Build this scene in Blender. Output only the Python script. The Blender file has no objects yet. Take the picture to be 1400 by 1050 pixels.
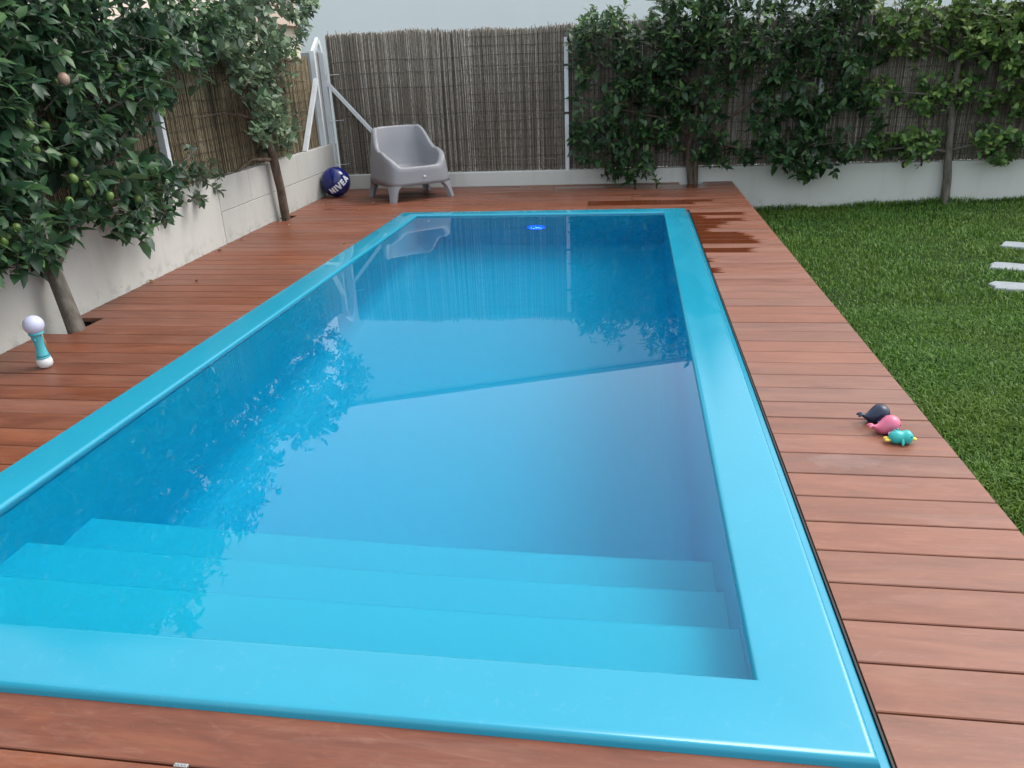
import bpy, math, random
import numpy as np
from mathutils import Matrix, Vector, Euler

random.seed(11); rng = np.random.default_rng(11)
scene = bpy.context.scene
col = scene.collection

# ---------------------------------------------------------------- camera
R = np.array([[0.988417, 0.01891, -0.150579], [0.146279, -0.383009, 0.912089], [-0.040426, -0.923551, -0.381339]])
CAM = np.array([0.0, 0.0, 1.325]); FPX = 1045.05
cam = bpy.data.cameras.new('camera'); cam.sensor_width = 36.0; cam.lens = FPX / 1400 * 36; cam.clip_start = 0.05; cam.clip_end = 500
co = bpy.data.objects.new('camera', cam); col.objects.link(co); scene.camera = co
co.matrix_world = Matrix(((R[0,0], -R[0,1], -R[0,2], CAM[0]), (R[1,0], -R[1,1], -R[1,2], CAM[1]), (R[2,0], -R[2,1], -R[2,2], CAM[2]), (0,0,0,1)))

# ---------------------------------------------------------------- light
SUN_EL, SUN_AZ = 54.0, 62.0          # azimuth measured from +Y towards +X
w = bpy.data.worlds.new('World'); scene.world = w; w.use_nodes = True
nt = w.node_tree; bg = nt.nodes['Background']
sky = nt.nodes.new('ShaderNodeTexSky'); sky.sky_type = 'NISHITA'; sky.sun_disc = False
sky.sun_elevation = math.radians(SUN_EL); sky.sun_rotation = math.radians(SUN_AZ)
sky.air_density = 1.0; sky.dust_density = 6.0; sky.ozone_density = 1.0
hs = nt.nodes.new('ShaderNodeHueSaturation'); hs.inputs['Saturation'].default_value = 0.42
nt.links.new(sky.outputs[0], hs.inputs['Color']); ov = nt.nodes.new('ShaderNodeMix'); ov.data_type = 'RGBA'; ov.inputs[0].default_value = 0.60      # even veil of high cloud over the whole sky
ov.inputs[7].default_value = (3.6, 4.1, 4.35, 1); nt.links.new(hs.outputs[0], ov.inputs[6]); nt.links.new(ov.outputs[2], bg.inputs['Color'])
bg.inputs['Strength'].default_value = 0.15
sun = bpy.data.lights.new('sun', 'SUN'); sun.energy = 0.5; sun.angle = math.radians(22); sun.color = (1.0, 0.95, 0.88)
so = bpy.data.objects.new('sun', sun); col.objects.link(so)
e, a = math.radians(SUN_EL), math.radians(SUN_AZ)
sd = Vector((math.sin(a)*math.cos(e), math.cos(a)*math.cos(e), math.sin(e)))
so.rotation_euler = sd.to_track_quat('Z', 'Y').to_euler()
scene.view_settings.view_transform = 'Standard'; scene.view_settings.look = 'None'
scene.view_settings.exposure = 1.32; scene.view_settings.gamma = 1.0; scene.view_settings.use_curve_mapping = False
scene.render.engine = 'CYCLES'; scene.cycles.use_denoising = True
scene.cycles.max_bounces = 14; scene.cycles.diffuse_bounces = 6; scene.cycles.glossy_bounces = 6
scene.cycles.transmission_bounces = 10; scene.cycles.transparent_max_bounces = 8

# ---------------------------------------------------------------- helpers
def ray(p):
    return R @ np.array([p[0]-700.0, p[1]-525.0, FPX])
def gz(p, z=0.0):
    d = ray(p); return CAM + d*((z-CAM[2])/d[2])
def gy(p, y):
    d = ray(p); return CAM + d*(y/d[1])
def project(P):
    q = (np.asarray(P)-CAM) @ R
    return np.stack([700+FPX*q[...,0]/q[...,2], 525+FPX*q[...,1]/q[...,2]], -1)

def tag(o, label=None, cat=None, group=None, kind=None):
    if label: o['label'] = label
    if cat: o['category'] = cat
    if group: o['group'] = group
    if kind: o['kind'] = kind
    return o
def link(name, me, parent=None):
    o = bpy.data.objects.new(name, me); col.objects.link(o)
    if parent is not None: o.parent = parent
    return o
def empty(name, loc=(0,0,0), rz=0.0):
    o = bpy.data.objects.new(name, None); col.objects.link(o); o.location = loc; o.rotation_euler = (0,0,rz); o.empty_display_size = 0.1
    return o
def mesh(name, V, F, mat, smooth=False):
    me = bpy.data.meshes.new(name); me.from_pydata([tuple(v) for v in V], [], [tuple(f) for f in F])
    if mat: me.materials.append(mat)
    if smooth: me.polygons.foreach_set('use_smooth', [True]*len(me.polygons))
    me.update(); return me
def fastmesh(name, V, F, mat, attr=None, smooth=False):
    """V (n,3), F (m,k) arrays, all faces of k corners"""
    me = bpy.data.meshes.new(name); n, (m, k) = len(V), F.shape
    me.vertices.add(n); me.vertices.foreach_set('co', np.asarray(V, np.float32).ravel())
    me.loops.add(m*k); me.loops.foreach_set('vertex_index', F.astype(np.int32).ravel())
    me.polygons.add(m); me.polygons.foreach_set('loop_start', np.arange(0, m*k, k, dtype=np.int32))
    if smooth: me.polygons.foreach_set('use_smooth', np.ones(m, bool))
    if attr is not None:
        for nm, arr in attr.items():
            at = me.attributes.new(nm, 'FLOAT', 'POINT'); at.data.foreach_set('value', np.asarray(arr, np.float32))
    me.materials.append(mat); me.update(calc_edges=True); me.validate(); return me
def part(name, VF, mat, parent=None, smooth=False, loc=None, rot=None):
    o = link(name, mesh(name, VF[0], VF[1], mat, smooth), parent)
    if loc is not None: o.location = loc
    if rot is not None: o.rotation_euler = rot
    return o
def join(*ms):
    V, F = [], []
    for v, f in ms:
        k = len(V); V += [tuple(x) for x in v]; F += [tuple(i+k for i in q) for q in f]
    return V, F
def xf(vf, M):
    return [tuple(M @ Vector(v)) for v in vf[0]], vf[1]
def box(x0, x1, y0, y1, z0, z1):
    V = [(x0,y0,z0),(x1,y0,z0),(x1,y1,z0),(x0,y1,z0),(x0,y0,z1),(x1,y0,z1),(x1,y1,z1),(x0,y1,z1)]
    return V, [(0,3,2,1),(4,5,6,7),(0,1,5,4),(1,2,6,5),(2,3,7,6),(3,0,4,7)]
def cbox(x0, x1, y0, y1, z0, z1, c):
    """box with chamfered edges (24 corners)"""
    V = []; ids = {}
    X, Y, Z = (x0,x1), (y0,y1), (z0,z1)
    for i in (0,1):
        for j in (0,1):
            for k in (0,1):
                sx, sy, sz = (1,-1)[i], (1,-1)[j], (1,-1)[k]
                for ax in range(3):
                    p = [X[i]+sx*c, Y[j]+sy*c, Z[k]+sz*c]; p[ax] = (X[i],Y[j],Z[k])[ax]
                    ids[(i,j,k,ax)] = len(V); V.append(tuple(p))
    I = lambda i,j,k,a: ids[(i,j,k,a)]
    F = [(I(0,0,0,0),I(0,0,1,0),I(0,1,1,0),I(0,1,0,0)), (I(1,0,0,0),I(1,1,0,0),I(1,1,1,0),I(1,0,1,0)),
         (I(0,0,0,1),I(1,0,0,1),I(1,0,1,1),I(0,0,1,1)), (I(0,1,0,1),I(0,1,1,1),I(1,1,1,1),I(1,1,0,1)),
         (I(0,0,0,2),I(0,1,0,2),I(1,1,0,2),I(1,0,0,2)), (I(0,0,1,2),I(1,0,1,2),I(1,1,1,2),I(0,1,1,2))]
    for i in (0,1):
        for j in (0,1):
            F.append((I(i,j,0,0),I(i,j,1,0),I(i,j,1,1),I(i,j,0,1)) if (i+j)%2 else (I(i,j,0,1),I(i,j,1,1),I(i,j,1,0),I(i,j,0,0)))
            F.append((I(i,0,j,0),I(i,0,j,2),I(i,1,j,2),I(i,1,j,0)) if (i+j)%2 == 0 else (I(i,1,j,0),I(i,1,j,2),I(i,0,j,2),I(i,0,j,0)))
            F.append((I(0,i,j,1),I(0,i,j,2),I(1,i,j,2),I(1,i,j,1)) if (i+j)%2 else (I(1,i,j,1),I(1,i,j,2),I(0,i,j,2),I(0,i,j,1)))
            for k in (0,1):
                t = (I(i,j,k,0),I(i,j,k,1),I(i,j,k,2)); F.append(t if (i+j+k)%2 == 0 else t[::-1])
    return V, F
def lathe(prof, n=24):
    """profile [(r,z)] about Z"""
    V, F = [], []
    for r, z in prof:
        for k in range(n):
            t = 2*math.pi*k/n; V.append((r*math.cos(t), r*math.sin(t), z))
    for i in range(len(prof)-1):
        for k in range(n):
            k2 = (k+1) % n; F.append((i*n+k, i*n+k2, (i+1)*n+k2, (i+1)*n+k))
    F.append(tuple(range(n))[::-1]); F.append(tuple((len(prof)-1)*n+k for k in range(n)))
    return V, F
def ellipsoid(rx, ry, rz, n=24, m=14, c=(0,0,0)):
    V, F = lathe([(max(1e-4, math.sin(math.pi*i/m)), -math.cos(math.pi*i/m)) for i in range(m+1)], n)
    return [(v[0]*rx+c[0], v[1]*ry+c[1], v[2]*rz+c[2]) for v in V], F
def tube(pts, rad, n=8):
    pts = [Vector(p) for p in pts]
    if not hasattr(rad, '__len__'): rad = [rad]*len(pts)
    V, F = [], []
    u = None
    for i, p in enumerate(pts):
        d = (pts[min(i+1, len(pts)-1)] - pts[max(i-1, 0)]).normalized()
        if u is None:
            u = d.orthogonal().normalized()
        else:
            u = (u - d*u.dot(d)).normalized()
        v = d.cross(u)
        for k in range(n):
            t = 2*math.pi*k/n; V.append(tuple(p + (u*math.cos(t)+v*math.sin(t))*rad[i]))
    for i in range(len(pts)-1):
        for k in range(n):
            k2 = (k+1) % n; F.append((i*n+k, i*n+k2, (i+1)*n+k2, (i+1)*n+k))
    F.append(tuple(range(n))[::-1]); F.append(tuple((len(pts)-1)*n+k for k in range(n)))
    return V, F
def bar(p, q, wx, wy, side=(1,0,0)):
    """square-section bar from p to q"""
    p, q = Vector(p), Vector(q); d = (q-p).normalized(); s = Vector(side); s = (s-d*s.dot(d)).normalized(); t = d.cross(s)
    V = []
    for c in (p, q):
        for a_, b_ in ((-1,-1),(1,-1),(1,1),(-1,1)): V.append(tuple(c + s*a_*wx/2 + t*b_*wy/2))
    return V, [(0,3,2,1),(4,5,6,7),(0,1,5,4),(1,2,6,5),(2,3,7,6),(3,0,4,7)]

# ---------------------------------------------------------------- materials
def mat(name, color=(.5,.5,.5), rough=.5, spec=.5, **kw):
    m = bpy.data.materials.new(name); m.use_nodes = True
    b = m.node_tree.nodes['Principled BSDF']
    b.inputs['Base Color'].default_value = (*color, 1); b.inputs['Roughness'].default_value = rough
    b.inputs['Specular IOR Level'].default_value = spec
    for k, v in kw.items(): b.inputs[k.replace('_', ' ')].default_value = v
    return m
class NT:
    def __init__(s, m): s.t = m.node_tree; s.b = s.t.nodes.get('Principled BSDF')
    def n(s, typ, **kw):
        x = s.t.nodes.new('ShaderNode'+typ)
        for k, v in kw.items(): setattr(x, k, v)
        return x
    def l(s, a, b): s.t.links.new(a, b)
    def noise(s, vec, scale, detail=4, rough=.55, dist=0.0):
        x = s.n('TexNoise'); x.inputs['Scale'].default_value = scale; x.inputs['Detail'].default_value = detail
        x.inputs['Roughness'].default_value = rough; x.inputs['Distortion'].default_value = dist
        if vec is not None: s.l(vec, x.inputs['Vector'])
        return x.outputs['Fac']
    def mapping(s, vec, scale=(1,1,1), loc=(0,0,0)):
        x = s.n('Mapping'); x.inputs['Scale'].default_value = scale; x.inputs['Location'].default_value = loc; s.l(vec, x.inputs['Vector']); return x.outputs[0]
    def ramp(s, fac, stops):
        x = s.n('ValToRGB'); cr = x.color_ramp
        while len(cr.elements) < len(stops): cr.elements.new(.5)
        for el, (p, c) in zip(cr.elements, stops): el.position = p; el.color = (*c, 1) if len(c) == 3 else c
        s.l(fac, x.inputs[0]); return x.outputs[0]
    def math(s, op, a, b=None, clamp=False):
        x = s.n('Math', operation=op); x.use_clamp = clamp
        for i, v in enumerate((a, b)):
            if v is None: continue
            if isinstance(v, (int, float)): x.inputs[i].default_value = v
            else: s.l(v, x.inputs[i])
        return x.outputs[0]
    def maprange(s, v, a, b, c=0.0, d=1.0, smooth=False):
        x = s.n('MapRange'); x.clamp = True
        if smooth: x.interpolation_type = 'SMOOTHSTEP'
        for i, q in enumerate((a, b, c, d)): x.inputs[i+1].default_value = q
        s.l(v, x.inputs[0]); return x.outputs[0]
    def mix(s, fac, a, b, blend='MIX'):
        x = s.n('Mix', data_type='RGBA', blend_type=blend)
        for i, v in ((0, fac), (6, a), (7, b)):
            if isinstance(v, (int, float)): x.inputs[i].default_value = v
            elif isinstance(v, tuple): x.inputs[i].default_value = (*v, 1)
            else: s.l(v, x.inputs[i])
        return x.outputs[2]
    def bump(s, h, strength=.3, dist=.01):
        x = s.n('Bump'); x.inputs['Strength'].default_value = strength; x.inputs['Distance'].default_value = dist
        s.l(h, x.inputs['Height']); s.l(x.outputs[0], s.b.inputs['Normal']); return x
    def pos(s): return s.n('NewGeometry').outputs['Position']
    def obj(s): return s.n('TexCoord').outputs['Object']
    def rnd(s): return s.n('ObjectInfo').outputs['Random']

def wood_mat():
    m = mat('deck_wood', rough=.4); q = NT(m); r = q.rnd(); pos = q.pos()
    off = q.n('CombineXYZ'); q.l(q.math('MULTIPLY', r, 37.0), off.inputs[0]); q.l(q.math('MULTIPLY', r, 11.0), off.inputs[1])
    va = q.n('VectorMath', operation='ADD'); q.l(pos, va.inputs[0]); q.l(off.outputs[0], va.inputs[1]); v = va.outputs[0]
    big = q.noise(q.mapping(v, (1.6, 9, 9)), 1.0, 4, .6, 1.2)
    grain = q.noise(q.mapping(v, (5, 120, 60)), 1.0, 4, .65, .6)
    fig = q.noise(q.mapping(v, (9, 26, 20)), 1.0, 3, .6, 2.2)
    c = q.ramp(big, [(.25, (.105,.023,.007)), (.5, (.178,.042,.013)), (.78, (.245,.072,.027))])
    c = q.mix(q.maprange(grain, .3, .7, .0, .42), c, (0.082,0.02624,0.01312))
    c = q.mix(q.maprange(fig, .55, .75, .0, .24), c, (0.306,0.1403,0.0833))
    # per board tone
    hsv = q.n('HueSaturation'); q.l(c, hsv.inputs['Color']); q.l(q.maprange(r, 0, 1, .84, 1.1), hsv.inputs['Value'])
    q.l(q.maprange(q.math('FRACT', q.math('MULTIPLY', r, 7.31)), 0, 1, .88, 1.05), hsv.inputs['Saturation'])
    c = hsv.outputs[0]
    # dull dry bloom left by dried water
    dry = q.maprange(q.noise(q.mapping(v, (2.2, 14, 1)), 1.0, 5, .65, .8), .52, .74, 0, .24)
    c = q.mix(dry, c, (0.34,0.1997,0.1487))
    ad = q.n('Attribute', attribute_type='OBJECT', attribute_name='weathered')
    c = q.mix(q.math('MULTIPLY', ad.outputs['Fac'], q.maprange(big, .25, .7, .6, 1.0)), c, (.36,.195,.145))
    # knots
    vo = q.n('TexVoronoi'); vo.inputs['Scale'].default_value = 1.0; q.l(q.mapping(v, (1.4, 5.2, 1)), vo.inputs['Vector'])
    kn = q.maprange(vo.outputs['Distance'], .0, .085, .75, 0)
    c = q.mix(kn, c, (.05,.016,.009))
    # wet boards: object value wet = metres of wet board from the pool edge
    at = q.n('Attribute', attribute_type='OBJECT', attribute_name='wet')
    sx = q.n('SeparateXYZ'); q.l(pos, sx.inputs[0])
    edge = q.math('ADD', at.outputs['Fac'], q.math('MULTIPLY', q.math('SUBTRACT', q.noise(q.mapping(v, (4, 30, 1)), 1.0, 4), .5), .22))
    wet = q.maprange(q.math('SUBTRACT', edge, q.math('SUBTRACT', sx.outputs[0], .52)), -.035, .03)
    # a small puddle beside the toys and thin wet smears on the far strip
    c2 = q.mix(wet, c, (.105,.024,.008))
    px, py = q.math('SUBTRACT', sx.outputs[0], .76), q.math('SUBTRACT', sx.outputs[1], 2.522)
    d = q.math('ADD', q.math('POWER', q.math('DIVIDE', px, .115), 2.0), q.math('POWER', q.math('DIVIDE', py, .05), 2.0))
    d = q.math('ADD', d, q.math('MULTIPLY', q.math('SUBTRACT', q.noise(pos, 22.0, 3), .5), 2.6))
    pud = q.maprange(d, .85, 1.0, 1.0, 0)
    sm = q.math('MULTIPLY', q.maprange(q.noise(q.mapping(v, (1.1, 16, 1), (3,5,0)), 1.0, 3, .5, .5), .56, .62), q.maprange(sx.outputs[1], 7.6, 7.9))
    q.l(q.mix(q.math('MULTIPLY', sm, .55), c2, (.12,.03,.011)), q.b.inputs['Base Color'])
    ro = q.maprange(q.math('ADD', q.math('MULTIPLY', grain, .6), q.math('MULTIPLY', big, .6)), .35, .85, .34, .52)
    ro = q.mix(wet, ro, (.12,.12,.12)); ro = q.mix(q.math('MULTIPLY', sm, .8), ro, (.14,.14,.14)); ro = q.mix(pud, ro, (.04,.04,.04))
    q.l(ro, q.b.inputs['Roughness'])
    h = q.math('ADD', q.math('MULTIPLY', grain, .7), q.math('MULTIPLY', fig, .3))
    bp = q.bump(h, .22, .003)
    q.l(q.maprange(q.math('MAXIMUM', pud, q.math('MULTIPLY', wet, .8)), 0, 1, .22, .0), bp.inputs['Strength'])
    q.b.inputs['Specular IOR Level'].default_value = .5
    return m
def plaster(name, base, dirt, scale=1.0, lowz=None, bumpy=.25):
    m = mat(name, base, .8, .25); q = NT(m); p = q.pos()
    n1 = q.noise(p, 1.3*scale, 5, .6); n2 = q.noise(q.mapping(p, (7, 7, .9)), scale, 4, .6); n3 = q.noise(p, 60, 4, .6)
    c = q.mix(q.maprange(n1, .4, .75, 0, .35), base, dirt)
    c = q.mix(q.maprange(n2, .52, .75, 0, .45), c, dirt)
    if lowz is not None:
        sx = q.n('SeparateXYZ'); q.l(p, sx.inputs[0])
        f = q.math('MULTIPLY', q.maprange(sx.outputs[2], lowz, lowz+.16, 1, 0), q.maprange(q.noise(p, 9, 5, .7), .5, .66, 0, .55))
        c = q.mix(f, c, tuple(x*.55 for x in dirt))
        v2 = q.n('TexVoronoi'); v2.inputs['Scale'].default_value = 6; q.l(p, v2.inputs['Vector'])
        f2 = q.math('MULTIPLY', q.maprange(v2.outputs['Distance'], .02, .06, .8, 0), q.maprange(sx.outputs[2], lowz, lowz+.12, 1, 0))
        c = q.mix(f2, c, (.05,.045,.035))
    q.l(c, q.b.inputs['Base Color'])
    q.bump(q.math('ADD', q.math('MULTIPLY', n3, .5), q.noise(p, 9, 3)), bumpy, .008)
    return m
def gel_mat(name, color):
    m = mat(name, color, .2, .5); q = NT(m); p = q.pos()
    n = q.noise(p, 3.0, 4, .6)
    c = q.mix(q.maprange(n, .35, .7, 0, .22), color, tuple(x*.80 for x in color))
    c = q.mix(q.maprange(q.noise(p, 34, 5, .7, .6), .58, .72, 0, .16), c, (.16,.36,.42))      # dried water marks
    vo = q.n('TexVoronoi'); vo.inputs['Scale'].default_value = 5.5; q.l(p, vo.inputs['Vector'])
    c = q.mix(q.maprange(vo.outputs['Distance'], .008, .02, .75, 0), c, (.06,.07,.05))           # specks of dirt
    q.l(c, q.b.inputs['Base Color'])
    # film of water left on the rim: smoother where wet
    wetn = q.maprange(q.noise(q.mapping(p, (3, 1.2, 1)), 1.0, 4, .6), .47, .5)
    sy = q.n('SeparateXYZ'); q.l(p, sy.inputs[0])
    wet = q.math('MULTIPLY', wetn, q.maprange(sy.outputs[1], 3.5, 5.0))
    q.l(q.mix(wet, (.20,.20,.20), (.05,.05,.05)), q.b.inputs['Roughness'])
    return m
def leaf_mat(name, dark, mid, light, back):
    m = mat(name, mid, .42, .45); q = NT(m)
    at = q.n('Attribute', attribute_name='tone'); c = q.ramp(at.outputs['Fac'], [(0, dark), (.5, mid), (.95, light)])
    geo = q.n('NewGeometry')
    c = q.mix(q.math('MULTIPLY', geo.outputs['Backfacing'], .6), c, back)
    q.l(c, q.b.inputs['Base Color'])
    tr = q.n('BsdfTranslucent'); q.l(q.mix(.5, c, light), tr.inputs['Color'])
    mx = q.n('MixShader'); mx.inputs[0].default_value = .22
    q.l(q.b.outputs[0], mx.inputs[1]); q.l(tr.outputs[0], mx.inputs[2])
    q.l(mx.outputs[0], q.t.nodes['Material Output'].inputs['Surface'])
    return m
def bark_mat(name, c1, c2):
    m = mat(name, c1, .85, .2); q = NT(m); p = q.pos()
    n = q.noise(q.mapping(p, (22, 22, 9)), 1.0, 5, .65)
    q.l(q.mix(q.maprange(n, .35, .65), c1, c2), q.b.inputs['Base Color']); q.bump(q.noise(q.mapping(p, (40, 40, 25)), 1.0, 4), .5, .008)
    return m
def reed_mat(name, a, b):
    m = mat(name, a, .8, .2); q = NT(m)
    at = q.n('Attribute', attribute_name='tone')
    c = q.ramp(at.outputs['Fac'], [(0, tuple(x*.35 for x in a)), (.55, a), (1, b)])
    n = q.noise(q.mapping(q.pos(), (150, 150, 28)), 1.0, 4, .7)
    q.l(q.mix(q.maprange(n, .45, .6, 0, .75), c, tuple(x*.4 for x in a)), q.b.inputs['Base Color'])
    return m
def painted(name, color, rough=.4, dirt=.25):
    m = mat(name, color, rough, .5); q = NT(m); p = q.pos()
    q.l(q.mix(q.maprange(q.noise(p, 7, 5, .65), .5, .75, 0, dirt), color, tuple(x*.55 for x in color)), q.b.inputs['Base Color'])
    return m
def plastic(name, color, rough=.4, bumpy=0.0):
    m = mat(name, color, rough, .5); q = NT(m); p = q.obj()
    q.l(q.mix(q.maprange(q.noise(p, 11, 4), .4, .7, 0, .12), color, tuple(x*.8 for x in color)), q.b.inputs['Base Color'])
    if bumpy: q.bump(q.noise(p, 320, 2), bumpy, .001)
    return m

M = {}
M['wood'] = wood_mat()
M['joist'] = mat('joist_wood', (.03,.02,.015), .9)
M['gapstrip'] = painted('black_gap_strip', (.012,.012,.012), .5)
M['wall'] = plaster('white_render', (0.4992,0.494,0.4628), (0.3848,0.3796,0.3484), 1.0, 0.0)
M['backwall'] = plaster('white_back_render', (0.572,0.572,0.5445), (0.44,0.4455,0.4125), 1.0, -.33)
M['block'] = plaster('grey_block', (.46,.455,.43), (.34,.34,.315), 1.3, 0.0, .4)
M['cap'] = plaster('concrete', (0.357,0.357,0.3485), (0.2295,0.2295,0.221), 3.0, None, .5)
M['house'] = plaster('pale_house_render', (0.7363,0.7788,0.7859), (0.6797,0.7222,0.7292), .25, None, .05)
M['cream'] = plaster('cream_render', (.66,.60,.50), (.5,.45,.38), .5)
M['tile'] = painted('roof_tile', (.50,.40,.33), .8)
M['gel'] = gel_mat('turquoise_gelcoat', (.016,.27,.40))
M['basin'] = mat('blue_gelcoat', (.004,.44,.63), .6, .2)
M['metal'] = painted('white_paint_metal', (0.666,0.693,0.72), .4, .4)
M['wire'] = mat('wire', (.20,.19,.17), .5, .5, Metallic=.6)
M['binding'] = mat('binding_wire', (.045,.038,.03), .8)
M['reed'] = reed_mat('reed_grey', (0.2582,0.2219,0.1807), (0.5937,0.5421,0.4776))
M['reedleft'] = reed_mat('reed_brown', (0.242,0.1925,0.121), (0.484,0.407,0.275))
M['leafA'] = leaf_mat('leaf_deep', (0.01003,0.0321,0.01705), (0.02608,0.07422,0.0341), (0.09528,0.1906,0.06018), (0.07523,0.1253,0.07021))
M['leafB'] = leaf_mat('leaf_grey', (.028,.062,.034), (.075,.135,.075), (.19,.27,.14), (.15,.19,.14))
M['leafC'] = leaf_mat('leaf_mid', (0.008,0.03,0.012), (0.024,0.072,0.024), (0.11,0.2,0.05), (0.065,0.11,0.055))
M['leafD'] = leaf_mat('leaf_pear', (0.02618,0.07121,0.01885), (0.0733,0.1624,0.04189), (0.2199,0.3142,0.0733), (0.1256,0.199,0.08378))
M['leafE'] = leaf_mat('leaf_bright', (0.0425,0.085,0.017), (0.119,0.204,0.0425), (0.255,0.357,0.085), (0.136,0.204,0.068))
M['barkA'] = bark_mat('bark_grey', (0.085,0.0748,0.06375), (0.1785,0.1615,0.1403))
M['barkB'] = bark_mat('bark_brown', (0.07225,0.051,0.03825), (0.1445,0.1105,0.085))
M['fruit'] = plastic('green_fruit', (.12,.19,.04), .45)
M['fruitp'] = plastic('blush_fruit', (.30,.19,.14), .5)
M['chair'] = plastic('grey_resin', (0.2378,0.2378,0.2581), .5, .15)
M['white'] = plastic('white_plastic', (0.6375,0.646,0.663), .35)
M['lav'] = plastic('lavender_plastic', (0.527,0.544,0.7055), .25)
M['teal'] = plastic('teal_plastic', (0.0765,0.3995,0.4675), .35)
M['tealtoy'] = plastic('teal_toy', (0.0255,0.391,0.3825), .3)
M['navy'] = plastic('navy_toy', (.008,.016,.045), .35)
M['navyfin'] = plastic('blue_fin', (.06,.09,.22), .4)
M['pink'] = plastic('pink_toy', (0.612,0.136,0.2295), .3)
M['palepink'] = plastic('pale_pink_fin', (0.663,0.357,0.493), .35)
M['yellow'] = plastic('yellow_beak', (.80,.58,.08), .4)
M['black'] = mat('black', (.008,.008,.008), .5)
M['ball'] = plastic('blue_ball_vinyl', (.008,.014,.125), .12)
M['print'] = plastic('white_print', (.78,.80,.85), .3)
M['slab'] = plaster('pale_stone', (.29,.31,.33), (.15,.165,.18), 6.0, None, .8)
M['alu'] = painted('aluminium', (.42,.42,.42), .35); M['alu'].node_tree.nodes['Principled BSDF'].inputs['Metallic'].default_value = .7
M['litter'] = plastic('dry_leaf', (.22,.12,.05), .7)
M['litterp'] = plastic('pale_petal', (.62,.55,.42), .7)
M['cord'] = plastic('orange_cord', (.62,.28,.14), .6)
M['glass'] = mat('window_glass', (.03,.035,.04), .06, .6)

def soil_mat(name, a, b):
    m = mat(name, a, .95, .1); q = NT(m); p = q.pos()
    q.l(q.mix(q.maprange(q.noise(p, 14, 6, .7), .35, .65), a, b), q.b.inputs['Base Color']); q.bump(q.noise(p, 40, 4), .6, .02)
    return m
M['soil'] = soil_mat('bare_soil', (.05,.038,.026), (.10,.08,.055))
M['turf'] = soil_mat('turf_base', (.010,.022,.006), (.026,.05,.012))
def grass_mat():
    m = mat('grass_blade', (.04,.11,.02), .5, .35); q = NT(m)
    at = q.n('Attribute', attribute_name='tone'); p = q.pos()
    c = q.ramp(at.outputs['Fac'], [(0, (0.0336,0.0896,0.01344)), (.5, (0.09184,0.2072,0.02464)), (1, (0.224,0.3472,0.0672))])
    c = q.mix(q.maprange(q.noise(p, 1.1, 3), .4, .65, 0, .55), c, (.118,.185,.020))
    c = q.mix(q.maprange(q.noise(p, 6, 3), .5, .7, 0, .4), c, (.028,.080,.016))
    q.l(c, q.b.inputs['Base Color'])
    tr = q.n('BsdfTranslucent'); q.l(c, tr.inputs['Color']); mx = q.n('MixShader'); mx.inputs[0].default_value = .2
    q.l(q.b.outputs[0], mx.inputs[1]); q.l(tr.outputs[0], mx.inputs[2]); q.l(mx.outputs[0], q.t.nodes['Material Output'].inputs['Surface'])
    return m
M['grass'] = grass_mat()
def water_mat():
    m = bpy.data.materials.new('pool_water'); m.use_nodes = True; t = m.node_tree
    for n in list(t.nodes):
        if n.type != 'OUTPUT_MATERIAL': t.nodes.remove(n)
    out = [n for n in t.nodes if n.type == 'OUTPUT_MATERIAL'][0]
    g = t.nodes.new('ShaderNodeBsdfGlass'); g.inputs['Roughness'].default_value = 0.0; g.inputs['IOR'].default_value = 1.333
    t.links.new(g.outputs[0], out.inputs['Surface'])
    v = t.nodes.new('ShaderNodeVolumeAbsorption'); v.inputs['Color'].default_value = (.30,.80,1.0,1); v.inputs['Density'].default_value = .18
    t.links.new(v.outputs[0], out.inputs['Volume'])
    return m
M['water'] = water_mat()
def lamp_mat(name, color, s):
    m = mat(name, (.02,.05,.2), .3); b = m.node_tree.nodes['Principled BSDF']
    b.inputs['Emission Color'].default_value = (*color, 1); b.inputs['Emission Strength'].default_value = s
    return m
M['lamp'] = lamp_mat('blue_lamp_glow', (.0,.03,1.0), 3.6)
M['led'] = lamp_mat('led_chip', (.2,.55,1.0), 4.0)

# ---------------------------------------------------------------- layout constants
OX0, OX1, OY0, OY1 = -2.298, .512, 1.205, 7.568        # outer edge of the pool rim
IX0, IX1, IY0, IY1 = -2.10, .297, 1.411, 7.375         # inner edge of the pool rim
ZW = .008                                              # water level, deck top is 0
DX1 = 1.152                                            # lawn side of the deck
YB = 9.47                                              # front face of the back wall
WA, WB = np.array([-3.389, 3.454]), np.array([-3.627, 8.535])
WD = (WB-WA)/np.linalg.norm(WB-WA); WN = np.array([WD[1], -WD[0]])       # along the left wall, and its normal towards the pool
def wallx(y): return WA[0] + (y-WA[1])*WD[0]/WD[1]
WROT = math.atan2(-WD[0], WD[1])
def wl(s, off, z):
    """point at distance s (by y) along the left wall, off metres in front of its face"""
    return (wallx(s)+WN[0]*off, s+WN[1]*off, z)
def on_left(p, off):
    d = ray(p); n3 = np.array([WN[0], WN[1], 0]); P = np.array([WA[0], WA[1], 0]) + n3*off
    return CAM + d*(np.dot(P-CAM, n3)/np.dot(d, n3))
ZL = .555                                              # top of left wall
ZBW = .168                                             # top of back wall
def lawn_z(x): return -.355 + .026*(x-1.15)

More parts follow.
